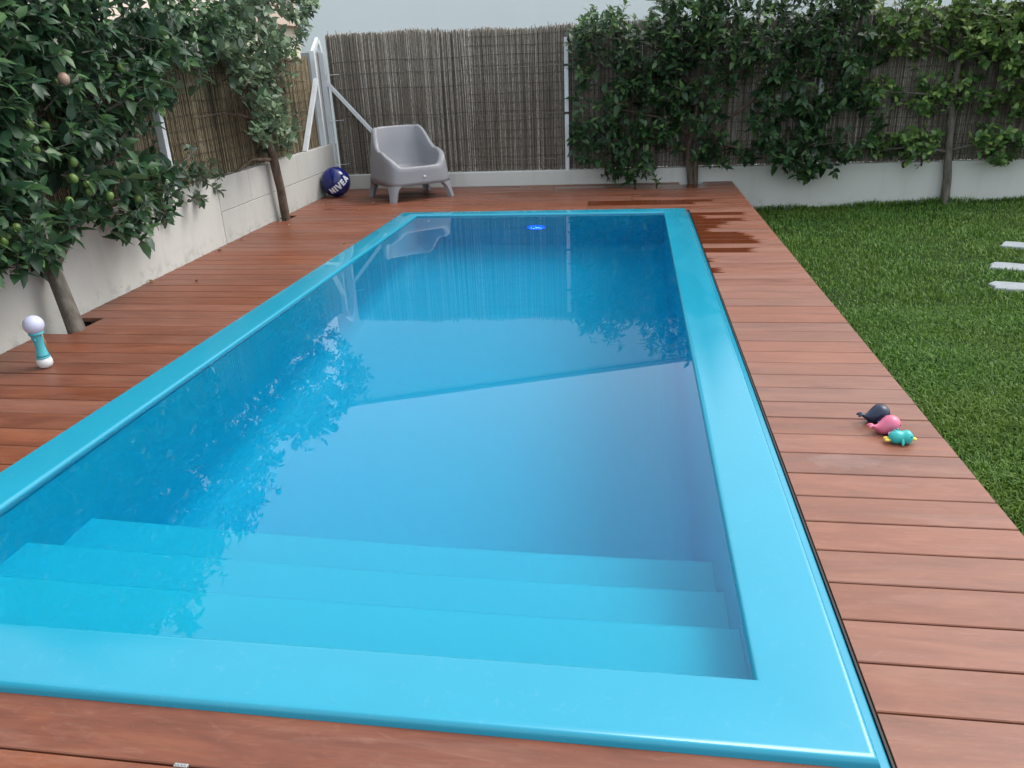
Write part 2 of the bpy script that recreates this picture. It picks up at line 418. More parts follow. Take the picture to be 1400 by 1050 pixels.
# ---------------------------------------------------------------- ground, lawn
def quads(rects, z):
    V, F = [], []
    for x0, x1, y0, y1 in rects:
        k = len(V); V += [(x0,y0,z),(x1,y0,z),(x1,y1,z),(x0,y1,z)]; F.append((k,k+1,k+2,k+3))
    return V, F
tag(part('ground', quads([(-120,OX0-.02,-60,140),(OX1+.02,120,-60,140),(OX0-.02,OX1+.02,-60,OY0-.02),(OX0-.02,OX1+.02,OY1+.02,140)], -.42), M['soil']), kind='structure')
V, F = [], []
nx, ny = 30, 30
for i in range(nx+1):
    for j in range(ny+1):
        x = 1.10 + 9*i/nx; y = -2.5 + (YB+2.5)*j/ny
        V.append((x, y, lawn_z(x)-.012 + .006*math.sin(3*x+1.7*y)))
for i in range(nx):
    for j in range(ny):
        k = i*(ny+1)+j; F.append((k, k+ny+1, k+ny+2, k+1))
tag(part('lawn', (V, F), M['turf'], None, True), kind='structure')

# slabs (needed to keep grass off them)
slabs = [((3.21, 7.244), (3.36, 7.42), 'topmost'), ((2.84, 6.508), (2.915, 6.705), 'mid'), ((2.64, 5.90), (2.69, 6.09), 'low')]
slab_dirs = [-.60, -.54, -.36]
def slab_mask(X, Y):
    m = np.zeros(len(X), bool)
    for (a_, b_, _), ang in zip(slabs, slab_dirs):
        ux, uy = math.cos(ang), math.sin(ang); dx, dy = X-a_[0], Y-a_[1]
        u = dx*ux+dy*uy; v = -dx*uy+dy*ux
        m |= (u > -.01) & (u < .93) & (v > -.01) & (v < .235)
    return m
def grass():
    parts_V, parts_F, tones = [], [], []
    def scatter(n, x0, x1, y0, y1, hmin, hmax, wdt, xlim=True):
        X = rng.uniform(x0, x1, n); Y = rng.uniform(y0, y1, n)
        keep = np.ones(n, bool)
        if xlim: keep &= X < 2.6 + .46*(Y-.8)
        keep &= ~slab_mask(X, Y)
        X, Y = X[keep], Y[keep]; n = len(X)
        # irregular density clumps
        h = rng.uniform(hmin, hmax, n)*(1+.35*np.sin(X*5.1+Y*3.3)*np.sin(Y*4.7-X*2.2))
        ang = rng.uniform(0, 2*np.pi, n); lean = rng.uniform(.25, 1.25, n)
        wd = rng.uniform(.6, 1.25, n)*wdt
        dx, dy = np.cos(ang), np.sin(ang); sx, sy = -dy, dx
        Z = lawn_z(X)-.014
        base = np.stack([X, Y, Z], 1); D = np.stack([dx, dy, 0*dx], 1); S = np.stack([sx, sy, 0*sx], 1); U = np.array([0, 0, 1.])
        m_ = base + (D*(lean*.38)[:,None] + U)*(h*.62)[:,None]
        t_ = m_ + (D*(lean*1.0)[:,None] + U*np.clip(1-lean*.75, -.25, 1)[:,None])*(h*.62)[:,None]
        V = np.stack([base-S*(wd*.5)[:,None], base+S*(wd*.5)[:,None], m_+S*(wd*.5)[:,None], m_-S*(wd*.5)[:,None], t_], 1).reshape(-1, 3)
        k = np.arange(n)[:,None]*5
        F = np.concatenate([k+np.array([[0,1,2]]), k+np.array([[0,2,3]]), k+np.array([[3,2,4]])], 0)
        tone = np.clip(rng.normal(.42, .2, n) + (rng.random(n) < .05)*.45, 0, 1)
        return V, F, np.repeat(tone, 5)
    base = 0
    for args in ((185000, 1.165, 6.8, 1.2, YB-.02, .022, .042, .0060), (90000, 1.165, 3.4, 1.2, 5.5, .022, .040, .0050), (2600, 1.17, 6.5, YB-.10, YB-.01, .06, .10, .008)):
        V, F, t = scatter(*args); parts_V.append(V); parts_F.append(F+base); tones.append(t); base += len(V)
    me = fastmesh('grass', np.concatenate(parts_V), np.concatenate(parts_F), M['grass'], {'tone': np.concatenate(tones)})
    o = link('grass', me); tag(o, 'short dense green lawn grass beside the wooden deck', 'grass', kind='stuff')
grass()
for i, ((ax, ay), _, nm) in enumerate(slabs):
    rr = random.Random(i+3); L, W_ = .92, .225
    top, n = [], 10
    out = []
    for k in range(n+1): out.append((L*k/n, rr.uniform(-.008,.008)))
    for k in range(4): out.append((L+rr.uniform(-.01,.01), W_*(k+1)/5))
    for k in range(n+1): out.append((L*(1-k/n), W_+rr.uniform(-.010,.008)))
    out.append((-.02+rr.uniform(-.02,.02), W_*.6)); out.append((.005, W_*.3))
    N = len(out); z1 = .040
    V = [(x, y, 0) for x, y in out] + [(x, y, z1-.008) for x, y in out] + [(L/2+(x-L/2)*.985, W_/2+(y-W_/2)*.94, z1+rr.uniform(-.002,.002)) for x, y in out]
    F = [tuple(range(N))[::-1], tuple(range(2*N, 3*N))] + [(k, (k+1)%N, N+(k+1)%N, N+k) for k in range(N)] + [(N+k, N+(k+1)%N, 2*N+(k+1)%N, 2*N+k) for k in range(N)]
    o = part('stepping_stone', (V, F), M['slab'], None, False, (ax, ay, lawn_z(ax)-.030), (0, -.026*math.cos(slab_dirs[i]), slab_dirs[i]))
    tag(o, ('pale stone slab in the lawn, closest of three to the rendered back wall', 'middle one of three pale stone slabs set in the lawn', 'grey streaked stone slab in the lawn, farthest of three from the back wall')[i], 'stepping stone', 'stepping stones in the lawn')

# ---------------------------------------------------------------- deck
deck = empty('deck'); tag(deck, kind='structure')
PITCH, Y0, TH = .15235, 1.211, .024
NOTCH = [(wallx(3.9)-.1, -3.215, 3.845, 4.085), (wallx(7.5)-.1, -3.44, 7.36, 7.56), (.545, .825, 9.36, 9.6)]
def board(x0, x1, y0, y1, wet=-9.0):
    if x1-x0 < .03 or y1-y0 < .012: return
    rr = random.random()
    lx, ly = (x1-x0)/2, (y1-y0)/2; c = .0025
    prof = [(-ly,-TH),(ly,-TH),(ly,-c),(ly-c,0),(-ly+c,0),(-ly,-c)]
    V = [(sx*lx, y, z) for sx in (-1,1) for y, z in prof]
    F = [tuple(range(6))[::-1], tuple(range(6,12))] + [(k, (k+1)%6, 6+(k+1)%6, 6+k) for k in range(6)]
    F = [f[::-1] for f in F]
    o = part('deck_board', (V, F), M['wood'], deck, False, ((x0+x1)/2, (y0+y1)/2, random.uniform(-.0012,.0008)), (random.uniform(-.002,.002), 0, random.uniform(-.0003,.0003)))
    o['wet'] = wet; o['weathered'] = .27 if (x0 > .5 and y0 > 1.2) else (.10 if y0 > 1.2 else .0)
    return o
def split_len(x0, x1):
    """cut a long run into boards over the joists"""
    if x1-x0 < 2.4: return [(x0, x1)]
    c = x0 + random.choice([.3,.4,.5,.6,.7])*(x1-x0); c = round(c/.45)*.45
    return split_len(x0, c-.0015)+split_len(c+.0015, x1)
row_wet = {}
for k, L in {40:.50, 39:.12, 38:.46, 37:.30, 36:.22, 35:.12, 34:.38, 33:.43, 32:.46, 31:-.02, 30:.38, 29:-.1, 28:.04, 27:-.2, 26:.07}.items(): row_wet[k] = L
k = -14
while True:
    y0 = Y0 + k*PITCH; y1 = y0 + PITCH - .0055
    if y0 > YB-.03: break
    y1 = min(y1, YB-.006)
    xl = wallx((y0+y1)/2) + .008
    runs = [(xl, DX1)]
    if y1 > OY0+.03 and y0 < OY1+.01:
        runs = [(xl, OX0-.014), (OX1+.036, DX1)]
    cuts = []
    for nx0, nx1, ny0, ny1 in NOTCH:
        if y0 >= ny0-.08 and y1 <= ny1+.08: cuts.append((nx0, nx1))
    for x0, x1 in runs:
        segs = [(x0, x1)]
        for c0, c1 in cuts:
            ns = []
            for s0, s1 in segs:
                if c1 <= s0 or c0 >= s1: ns.append((s0, s1))
                else:
                    if c0 > s0: ns.append((s0, c0))
                    if c1 < s1: ns.append((c1, s1))
            segs = ns
        for s0, s1 in segs:
            for b0, b1 in (split_len(s0, s1) if k > 0 else [(s0, s1)]):
                wv = -9.0
                if b1 > 1.0 and k in row_wet: wv = row_wet[k]
                if k > 41 and b1 > 1.0: wv = random.choice([-9, -9, .1, .3])
                board(b0, b1, y0, y1, wv)
    k += 1
# joists below and the fascia on the lawn side
for x in (-3.2, -2.75, -2.42, .64, .86, 1.08): part('joist', box(x-.03, x+.03, -.9, 9.40, -.16, -TH-.002), M['joist'], deck)
for i in range(4): part('joist', box(-2.3, .45, 7.72+i*.5, 7.78+i*.5, -.16, -TH-.002), M['joist'], deck)
for i in range(4): part('joist', box(-2.3, .45, -.8+i*.5, -.74+i*.5, -.16, -TH-.002), M['joist'], deck)
part('fascia_board', box(DX1-.022, DX1-.002, -.9, 9.45, -.36, -TH-.003), M['wood'], deck)['wet'] = -9.0
# black strip between rim and boards
def ring(prof, x0, x1, y0, y1):
    """profile [(outward offset, z)] swept round a rectangle"""
    V, F = [], []
    for d, z in prof:
        V += [(x0-d,y0-d,z),(x1+d,y0-d,z),(x1+d,y1+d,z),(x0-d,y1+d,z)]
    for i in range(len(prof)-1):
        for k in range(4):
            k2 = (k+1)%4; F.append((i*4+k, i*4+k2, (i+1)*4+k2, (i+1)*4+k))
    return V, F

# ---------------------------------------------------------------- pool
pool = empty('swimming_pool', (0,0,0)); tag(pool, 'turquoise moulded swimming pool with entry steps sunk in the wooden deck', 'swimming pool')
cw = OX1-IX1
ins = [(0.016,-.06),(.004,-.05),(0,-.02),(0,.012),(.003,.019),(.009,.0235),(.018,.025)]
# rim as a ring whose inner and outer rectangles differ: build from two rectangles blended
def rim():
    V, F = [], []
    def add(x0,x1,y0,y1,z): V.extend([(x0,y0,z),(x1,y0,z),(x1,y1,z),(x0,y1,z)])
    for d, z in ins: add(IX0-d, IX1+d, IY0-d, IY1+d, z)
    r = .020
    for t in range(7):
        a_ = math.pi/2*t/6; d = r*(1-math.sin(a_)); z = .025-r*(1-math.cos(a_)); add(OX0+d, OX1-d, OY0+d, OY1-d, z)
    add(OX0-.001, OX1+.001, OY0-.001, OY1+.001, -.006); add(OX0-.008, OX1+.026, OY0-.004, OY1+.008, -.010); add(OX0-.008, OX1+.026, OY0-.004, OY1+.008, -.06)
    n = len(V)//4
    for i in range(n-1):
        for k in range(4):
            k2 = (k+1)%4; F.append((i*4+k, (i+1)*4+k, (i+1)*4+k2, i*4+k2))
    return V, F
cp = part('rim', rim(), M['gel'], pool, True)
md = cp.modifiers.new('edge', 'EDGE_SPLIT'); md.split_angle = math.radians(50)
ZF = -1.40
V, F = [], []
prof = [(.016,-.055),(.010,-.3),(.0,ZF+.26)] + [(-.26*(1-math.cos(t*math.pi/16)), ZF+.26*(1-math.sin(t*math.pi/16))) for t in range(1,9)]
Vr, Fr = ring(prof, IX0, IX1, IY0, IY1)
Fr = [f[::-1] for f in Fr]; nb = len(prof)-1; Fr.append((nb*4, nb*4+1, nb*4+2, nb*4+3))
bs = part('basin', (Vr, Fr), M['basin'], pool, True)
md = bs.modifiers.new('edge', 'EDGE_SPLIT'); md.split_angle = math.radians(40)
yprev = IY0+.15
steps = [(1.739, -.19), (2.028, -.375), (2.342, -.592)]
for i, (ye, zt) in enumerate(steps):
    v, f = [], []
    r = .02
    pr = [(yprev-.2 if i == 0 else yprev-.03, zt)] + [(ye-r+r*math.sin(t*math.pi/8), zt-r+r*math.cos(t*math.pi/8)) for t in range(5)] + [(ye+.012, ZF+.01)]
    for y, z in pr: v += [(IX0-.02, y, z), (IX1+.02, y, z)]
    for j in range(len(pr)-1): f.append((j*2, j*2+1, j*2+3, j*2+2))
    part('step', (v, f), M['basin'], pool, False)
    yprev = ye
# underwater lamp on the far wall
LX, LZ = -.912, -.53
lam = part('pool_lamp', xf(lathe([(.12,0),(.12,.012),(.105,.02),(.09,.012)], 32), Matrix.Translation((LX, IY1-.004, LZ)) @ Matrix.Rotation(math.pi/2, 4, 'X')), M['basin'], pool, True)
part('lens', xf(lathe([(.088,0),(.088,.010),(.06,.020),(.02,.024)], 32), Matrix.Translation((LX, IY1-.004, LZ)) @ Matrix.Rotation(math.pi/2, 4, 'X')), M['lamp'], lam, True)
for dx, dz in ((-.045,-.01),(-.02,-.025),(.0,.02),(.012,-.015),(.03,.0),(.05,-.02)):
    part('led', ellipsoid(.006,.004,.006,8,6,(LX+dx, IY1-.030, LZ+dz)), M['led'], lam)
# water
wt = part('water', box(IX0-.024, IX1+.024, IY0-.024, IY1+.024, ZF-.05, ZW), M['water']); tag(wt, kind='structure')
# black strip set in the gap between rim and boards
part('gap_strip', join(box(OX1+.028, OX1+.033, OY0+.01, OY1+.012, -.05, -.004), box(OX0-.013, OX0-.009, OY0+.01, OY1+.012, -.05, -.004)), M['gapstrip'], deck)

# ---------------------------------------------------------------- walls
lw = empty('rendered_wall', wl(3.5, 0, 0)); lw_loc = Vector(lw.location)
tag(lw, 'low white rendered garden wall running along the deck behind the blue ball', 'wall')
def leftbox(y0, y1, o0, o1, z0, z1, c=.004):
    """box along the left wall: y0..y1 along, o0..o1 in front of the face"""
    V, F = cbox(o0, o1, 0, (y1-y0)/WD[1], z0, z1, c)
    p = Vector(wl(y0, 0, 0)); Mx = Matrix.Translation(p) @ Matrix.Rotation(WROT, 4, 'Z')
    return [tuple(Mx @ Vector(v) - lw_loc) for v in V], F
part('rendered_panel', leftbox(-3.0, 6.25, -.18, 0, -.42, ZL), M['wall'], lw)
part('core', leftbox(6.255, 9.6, -.18, -.006, -.42, ZL-.008), M['cap'], lw)
random.seed(5)
for cz0, cz1, st in ((-.40, -.03, 0), (-.026, .268, .0), (.273, ZL, .6)):
    y = 6.256-st
    while y < 9.45:
        ye = min(y+1.25, 9.46)
        if ye-y > .05:
            pr = random.uniform(-.0008,.0008)
            part('wall_block', leftbox(max(y, 6.256), ye-.0008, -.05, pr, cz0, cz1-.0015, .003), M['block'], lw)
        y = ye
bw = empty('back_wall', (0, YB, 0)); tag(bw, 'long low white rendered wall under the grey reed fence across the back', 'wall')
part('rendered_face', [(v[0], v[1]-YB, v[2]) for v in cbox(-3.69, 9.5, YB, YB+.20, -.45, ZBW, .008)[0]] and ([(v[0], v[1]-YB, v[2]) for v in cbox(-3.69, 9.5, YB, YB+.20, -.45, ZBW, .008)[0]], cbox(-3.69, 9.5, YB, YB+.20, -.45, ZBW, .008)[1]), M['backwall'], bw)
for pxy, sx_, sz_ in (((1236,225),.028,.04),((1260,223),.012,.04)):
    P = gy(pxy, YB); part('weep_hole', ellipsoid(sx_, .004, sz_, 14, 8, (P[0], -.001, P[2])), M['black'], bw)
P = gy((513,263), YB); part('junction_box', ([(v[0], v[1]-YB, v[2]) for v in cbox(P[0]-.02, P[0]+.02, YB-.03, YB+.01, .0, .06, .004)[0]], cbox(0,1,0,1,0,1,.1)[1]), M['black'], bw)

# ---------------------------------------------------------------- reed fences
def reeds(place, length, zb, zt_fn, n, depth, tone_fn, thick=(.0025,.0048)):
    """place(s, d, z) -> xyz ; s along, d depth"""
    Vs, Ts = [], []
    s = rng.uniform(0, length, n); d = rng.uniform(-depth, depth, n); r = rng.uniform(*thick, n)
    zt = zt_fn(s) + rng.normal(0, .011, n) + (rng.random(n) < .03)*rng.uniform(0, .05, n)
    z0 = zb + rng.uniform(-.004, .012, n)
    ls = rng.normal(0, .007, n); ld = rng.normal(0, .002, n)
    tone = tone_fn(s)
    for lev in range(3):
        f = lev/2
        bow = rng.normal(0, .003, n) if lev == 1 else 0
        for k in range(4):
            a_ = k*math.pi/2 + .6
            X = place(s + ls*f + bow + r*math.cos(a_), d + ld*f + r*math.sin(a_), z0+(zt-z0)*f); Vs.append(X)
    V = np.stack(Vs, 1).reshape(-1, 3); k0 = np.arange(n)[:,None]*12
    F = np.concatenate([k0+np.array([[l*4+k, l*4+(k+1)%4, l*4+4+(k+1)%4, l*4+4+k]]) for l in (0,1) for k in range(4)] + [k0+np.array([[8,9,10,11]])], 0)
    return V, F, np.repeat(tone, 12)
FB = YB+.075
def place_back(s, d, z): return np.stack([-3.64+s, FB+d, z], 1)
bf = empty('reed_fence', (0, YB+.08, ZBW)); tag(bf, 'tall grey brown reed screen fence behind the grey armchair', 'fence')
def to_local(V, o): return np.asarray(V) - np.array(o.location)
def ztop_back(s): return 1.765 - .012*np.clip((s-1.5), 0, 3) + .012*np.sin(s*2.1) + .008*np.sin(s*7.3)
def tone_b(s): return np.clip(rng.normal(.55, .27, len(s)) + .1*np.sin(s*1.3+1) - .12*(s < .55), 0, 1)
V, F, T = reeds(place_back, 9.3, ZBW+.004, ztop_back, 4600, .014, tone_b)
V2, F2, T2 = reeds(lambda s_, d_, z_: place_back(s_, d_+.024, z_), 9.3, ZBW+.004, lambda s_: ztop_back(s_)-.03, 3600, .004, lambda s_: np.clip(rng.normal(.3, .15, len(s_)), 0, 1), (.004,.006))
F = np.concatenate([F, F2+len(V)]); V = np.concatenate([V, V2]); T = np.concatenate([T, T2])
me = fastmesh('reed_screen', to_local(V, bf), F, M['reed'], {'tone': T}); o = link('reed_screen', me, bf); o['kind'] = 'stuff'
def bl(vf, o=bf): return [tuple(Vector(v)-Vector(o.location)) for v in vf[0]], vf[1]
for z in (1.34, .82, .30):
    pts = [(-3.64+i*.5, FB-.022+.004*math.sin(i*1.9), z+.006*math.sin(i*1.3)) for i in range(19)]
    part('support_wire', bl(tube(pts, .0028, 5)), M['wire'], bf)
for i in range(15):
    z = .24+i*.103
    x0 = -1.95 if i % 3 else -3.6
    pts = [(x0+j*.25, FB-.0195+.003*math.sin(j*2.3+i), z+.008*math.sin(j*1.1+i*2)) for j in range(int((5.4-x0)/.25))]
    part('binding_wire', bl(tube(pts, .0022, 4)), M['binding'], bf)
for x in (-.775, 2.05, 4.7):
    p = part('post', bl(bar((x, YB+.028, ZBW-.002), (x, YB+.028, 1.63), .046, .04)), M['metal'], bf)
    for z in (1.34, .82): part('clamp', bl(box(x-.027, x+.027, YB+.002, YB+.056, z-.014, z+.010)), M['binding'], p)
# corner post and brace of the back fence
CP = (-3.678, YB-.028)
cpst = part('post', bl(bar((CP[0], CP[1], -.001), (CP[0], CP[1], 1.585), .062, .05)), M['metal'], bf)
for z in (1.34,.82,.30): part('clamp', bl(join(bar((CP[0]+.02, CP[1]-.022, z), (CP[0]+.06, CP[1]-.018, z), .014, .014), bar((CP[0]+.05, CP[1]-.018, z), (CP[0]+.16, FB-.024, z+.001), .005, .005))), M['metal'], cpst)
part('brace', bl(bar((CP[0]+.02, CP[1]+.004, 1.26), (-2.72, YB-.020, .19), .052, .036, (0,1,0))), M['metal'], bf)
part('cap_bar', bl(bar((CP[0]+.004, CP[1]-.002, 1.575), (-3.70, YB-.03, 1.725), .05, .03, (0,1,0))), M['metal'], bf)

lf = empty('reed_fence', wl(3.5, -.07, ZL)); tag(lf, 'brown reed screen fence on top of the left hand white wall', 'fence')
lf['label'] = 'low brown reed screen fence behind the fruit tree that grows through the deck'
def place_left(s, d, z):
    y = -2.0+s; off = -.075+d
    return np.stack([wallx(y)+WN[0]*off, y+WN[1]*off, z], 1)
def ztop_left(s): return 1.53 + .015*np.sin(s*1.7) + .01*np.sin(s*5.1)
V, F, T = reeds(place_left, 11.12, ZL+.002, ztop_left, 5400, .015, lambda s: np.clip(rng.normal(.5, .24, len(s)), 0, 1))
V2, F2, T2 = reeds(lambda s_, d_, z_: place_left(s_, d_-.024, z_), 11.1, ZL+.002, lambda s_: ztop_left(s_)-.03, 4300, .004, lambda s_: np.clip(rng.normal(.3, .15, len(s_)), 0, 1), (.004,.006))
F = np.concatenate([F, F2+len(V)]); V = np.concatenate([V, V2]); T = np.concatenate([T, T2])
me = fastmesh('reed_screen', to_local(V, lf), F, M['reedleft'], {'tone': T}); o = link('reed_screen', me, lf); o['kind'] = 'stuff'
for i in range(9):
    z = .66+i*.105
    pts = [wl(2.0+j*.3, -.052+.003*math.sin(j*2.1+i), z+.007*math.sin(j*1.3+i*2)) for j in range(24)]
    part('binding_wire', bl(tube(pts, .0024, 4), lf), M['binding'], lf)
for y in (2.7, 5.60, 9.19):
    part('post', bl(bar(wl(y, -.03, ZL-.002), wl(y, -.03, 1.55 if y < 9 else 1.60), .055, .045), lf), M['metal'], lf)
part('brace', bl(bar(wl(8.52, -.025, ZL-.003), wl(9.17, -.018, 1.30), .05, .036, (1,0,0)), lf), M['metal'], lf)
part('cap_bar', bl(bar(wl(9.19, -.026, 1.585), (-3.705, YB-.032, 1.735), .05, .035, (0,0,1)), lf), M['metal'], lf)
pill = part('concrete_pillar', cbox(-3.86, -3.715, 9.245, 9.47, ZL-.01, 1.60, .012), M['cap']); tag(pill, 'grey concrete corner pillar between the two reed fences', 'pillar')

# ---------------------------------------------------------------- neighbouring buildings
nb_ = empty('neighbour_building', (1.0, 11.0, -.42)); tag(nb_, 'tall blank white building wall rising behind the back reed fence', 'building')
def roof_z(x): return 3.68 - .1646*(x+4.55)
x0, x1, y0, y1 = -4.56, 9.0, 11.0, 17.0
V = [(x0-1,y0-11,0),(x1-1,y0-11,0),(x1-1,y1-11,0),(x0-1,y1-11,0),(x0-1,y0-11,roof_z(x0)+.42),(x1-1,y0-11,roof_z(x1)+.42),(x1-1,y1-11,roof_z(x1)+.42),(x0-1,y1-11,roof_z(x0)+.42)]
part('wall', (V, box(0,1,0,1,0,1)[1]), M['house'], nb_)
V = [(v[0]+(-.002 if v[0] < 0 else .03), v[1]+(-.03 if v[1] < 1 else .03), v[2]+dz) for dz in (.003,.06) for v in V[4:]]
part('roof', (V, box(0,1,0,1,0,1)[1]), M['cap'], nb_)
hz = empty('neighbour_house', (-13.5, 22, -.42)); tag(hz, 'cream house with tiled roof glimpsed over the left fence between leaves', 'house')
part('wall', box(-5.0, 2.25, 0, 7, 0, 3.35), M['cream'], hz)
rf = part('roof', ([(-5.4,-.4,3.3),(2.6,-.4,3.3),(2.6,7.4,3.3),(-5.4,7.4,3.3),(-5.4,3.5,4.7),(2.6,3.5,4.7)], [(0,1,5,4),(2,3,4,5),(1,2,5),(3,0,4),(0,3,2,1)]), M['tile'], hz)
for x in (-3.5, -1.0, .9):
    wn = part('window', box(x-.5, x+.5, -.04, .05, 1.6, 2.8), M['white'], hz); part('pane', box(x-.42, x+.42, -.05, -.041, 1.68, 2.72), M['glass'], wn)

# ---------------------------------------------------------------- trees
def leaf_template(wid=.42, fold=.14, droop=.22):
    """unit leaf along +X, normal +Z"""
    xs = [0, .28, .62, 1.0]; ws = [0.0, wid*.48, wid*.40, 0.0]
    V = []
    for x, h in zip(xs, ws):
        z = -droop*x*x
        if h > .015 and x < 1: V += [(x, h, z+fold*h), (x, 0, z), (x, -h, z+fold*h)]
        else: V.append((x, 0, z))
    # order: 0 base; 1,2,3; 4,5,6; 7 tip
    T = [(0,2,1),(0,3,2),(1,2,5),(1,5,4),(2,3,6),(2,6,5),(4,5,7),(5,6,7)]
    return np.array(V), np.array(T)
def inside(poly, P):
    x, y = P[:,0], P[:,1]; r = np.zeros(len(P), bool); n = len(poly); j = n-1
    for i in range(n):
        xi, yi = poly[i]; xj, yj = poly[j]
        c = ((yi > y) != (yj > y)) & (x < (xj-xi)*(y-yi)/((yj-yi) or 1e-9)+xi); r ^= c; j = i
    return r
def sample_poly(poly, n, holes=()):
    a_ = np.array(poly, float); lo, hi = a_.min(0), a_.max(0); out = np.zeros((0, 2))
    while len(out) < n:
        P = rng.uniform(lo, hi, (4*n, 2)); m = inside(poly, P)
        for h, keep in holes: m &= ~(inside(h, P) & (rng.random(len(P)) > keep))
        out = np.concatenate([out, P[m]])
    return out[:n]
def grow(centres, dirs, size, per, tmpl, tone_mu, twig=.16, spread=1.0, tone_sd=.18, hang=0.0):
    """leaf frames around twig ends -> list of (pos, X, Y, Z, size, tone) and twig tubes"""
    leaves, twigs = [], []
    for c, d in zip(centres, dirs):
        c = Vector(c); d = Vector(d).normalized(); L = twig*random.uniform(.6, 1.3)
        base = c - d*L
        twigs.append((base, c))
        n = max(3, int(random.gauss(per, per*.25))); mu = tone_mu + random.gauss(0, .10)
        ph = random.uniform(0, 6.28); u = d.orthogonal().normalized(); v = d.cross(u)
        for i in range(n):
            f = (i+.5)/n; p = base + d*L*(.15+.9*f); ph += 2.4 + random.gauss(0, .25)
            out = (u*math.cos(ph)+v*math.sin(ph))*spread; el = .25+.9*f*f
            X = (out + d*el + Vector((random.gauss(0,.2), random.gauss(0,.2), random.gauss(0,.2)-hang))).normalized()
            Zr = (Vector((0,0,1)) + d*.7 + Vector((random.gauss(0,.35), random.gauss(0,.35), 0)))
            Y = Zr.cross(X)
            if Y.length < 1e-3: continue
            Y.normalize(); Z = X.cross(Y)
            s = size*random.uniform(.48, 1.25)*(1.05-.35*f)
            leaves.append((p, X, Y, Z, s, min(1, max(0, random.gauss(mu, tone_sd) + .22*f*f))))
    return leaves, twigs
def leaf_array(leaves, tmpl):
    TV, TF = tmpl
    P = np.array([l[0] for l in leaves]); B = np.array([[l[1], l[2], l[3]] for l in leaves]); S = np.array([l[4] for l in leaves]); T = np.array([l[5] for l in leaves])
    V = np.einsum('vk,nkj->nvj', TV, B)*S[:,None,None] + P[:,None,:]
    F = (TF[None] + (np.arange(len(leaves))*len(TV))[:,None,None]).reshape(-1, 3)
    return V.reshape(-1, 3), F, np.repeat(T, len(TV))
def finish_tree(root, groups, trunk_vf, bark, nleaf=300):
    """groups: list of (leaves, twigs, template, material); up to nleaf leaves that show largest become parts"""
    loc = Vector(root.location)
    tk = part('trunk', ([tuple(Vector(v)-loc) for v in trunk_vf[0]], trunk_vf[1]), bark, root, True)
    tw = join(*[tube([a_, b_], [.0045, .0022], 4) for g in groups for a_, b_ in g[1]])
    part('twigs', ([tuple(Vector(v)-loc) for v in tw[0]], tw[1]), bark, root)['kind'] = 'stuff'
    allv = []
    for gi, g in enumerate(groups):
        P = np.array([l[0] for l in g[0]]); px = project(P); inn = (px[:,0] > -5) & (px[:,0] < 1405) & (px[:,1] > -5) & (px[:,1] < 1050)
        dist = np.linalg.norm(P-CAM, axis=1); S = np.array([l[4] for l in g[0]])
        # how much the leaf faces the camera
        Z = np.array([l[3] for l in g[0]]); vdir = (CAM-P)/dist[:,None]; fc = .4+.6*np.abs((Z*vdir).sum(1))
        sc = np.where(inn, S/dist*fc, 0)
        allv += [(sc[i], gi, i) for i in range(len(g[0]))]
    allv.sort(reverse=True); pick = [set() for _ in groups]
    for s, gi, i in allv[:nleaf]:
        if s > 0: pick[gi].add(i)
    for gi, g in enumerate(groups):
        rest = [l for i, l in enumerate(g[0]) if i not in pick[gi]]
        V, F, T = leaf_array(rest, g[2]); me = fastmesh('crown', V-np.array(loc), F, g[3], {'tone': T}, True)
        link('crown', me, root)['kind'] = 'stuff'
        base = []
        for b in range(8):
            TV, TF = g[2]; base.append(fastmesh('leaf', TV, TF, g[3], {'tone': np.full(len(TV), (b+.5)/8)}, True))
        for i in pick[gi]:
            p, X, Y, Z, s, t = g[0][i]; p = p-loc
            o = link('leaf', base[min(7, int(t*8))], root)
            o.matrix_basis = Matrix(((X[0]*s,Y[0]*s,Z[0]*s,p[0]),(X[1]*s,Y[1]*s,Z[1]*s,p[1]),(X[2]*s,Y[2]*s,Z[2]*s,p[2]),(0,0,0,1)))
def left_pts(poly, n, d0, d1, holes=(), z=(0.3, 2.7)):
    out = []
    for p in sample_poly(poly, n, holes):
        q = on_left(p, random.uniform(d0, d1))
        if z[0] < q[2] < z[1]: out.append(q)
    return out
def back_pts(poly, n, d0, d1, holes=()):
    return [gy(p, YB+.03-random.uniform(d0, d1)) for p in sample_poly(poly, n, holes)]
def ldirs(n, up=.25, outw=.8):
    return [Vector((WN[0]*outw+random.gauss(0,.45), WN[1]*outw+random.gauss(0,.55), up+random.gauss(0,.5))) for _ in range(n)]
def bdirs(n, up=.3, outw=.8):
    return [Vector((random.gauss(0,.55), -outw+random.gauss(0,.4), up+random.gauss(0,.5))) for _ in range(n)]
def fruits(root, pts, r, m, squash=1.15):
    me = mesh('fruit', *ellipsoid(1,1,squash,12,8), m, True); loc = Vector(root.location)
    for p in pts:
        o = link('fruit', me, root); o.location = Vector(p)-loc; s = r*random.uniform(.8,1.15); o.scale = (s,s,s); o.rotation_euler = (random.uniform(-.6,.6), random.uniform(-.6,.6), 0)

random.seed(21)
tpl_long = leaf_template(.52, .28, .26); tpl_round = leaf_template(.66, .2, .16); tpl_mid = leaf_template(.52, .25, .20)
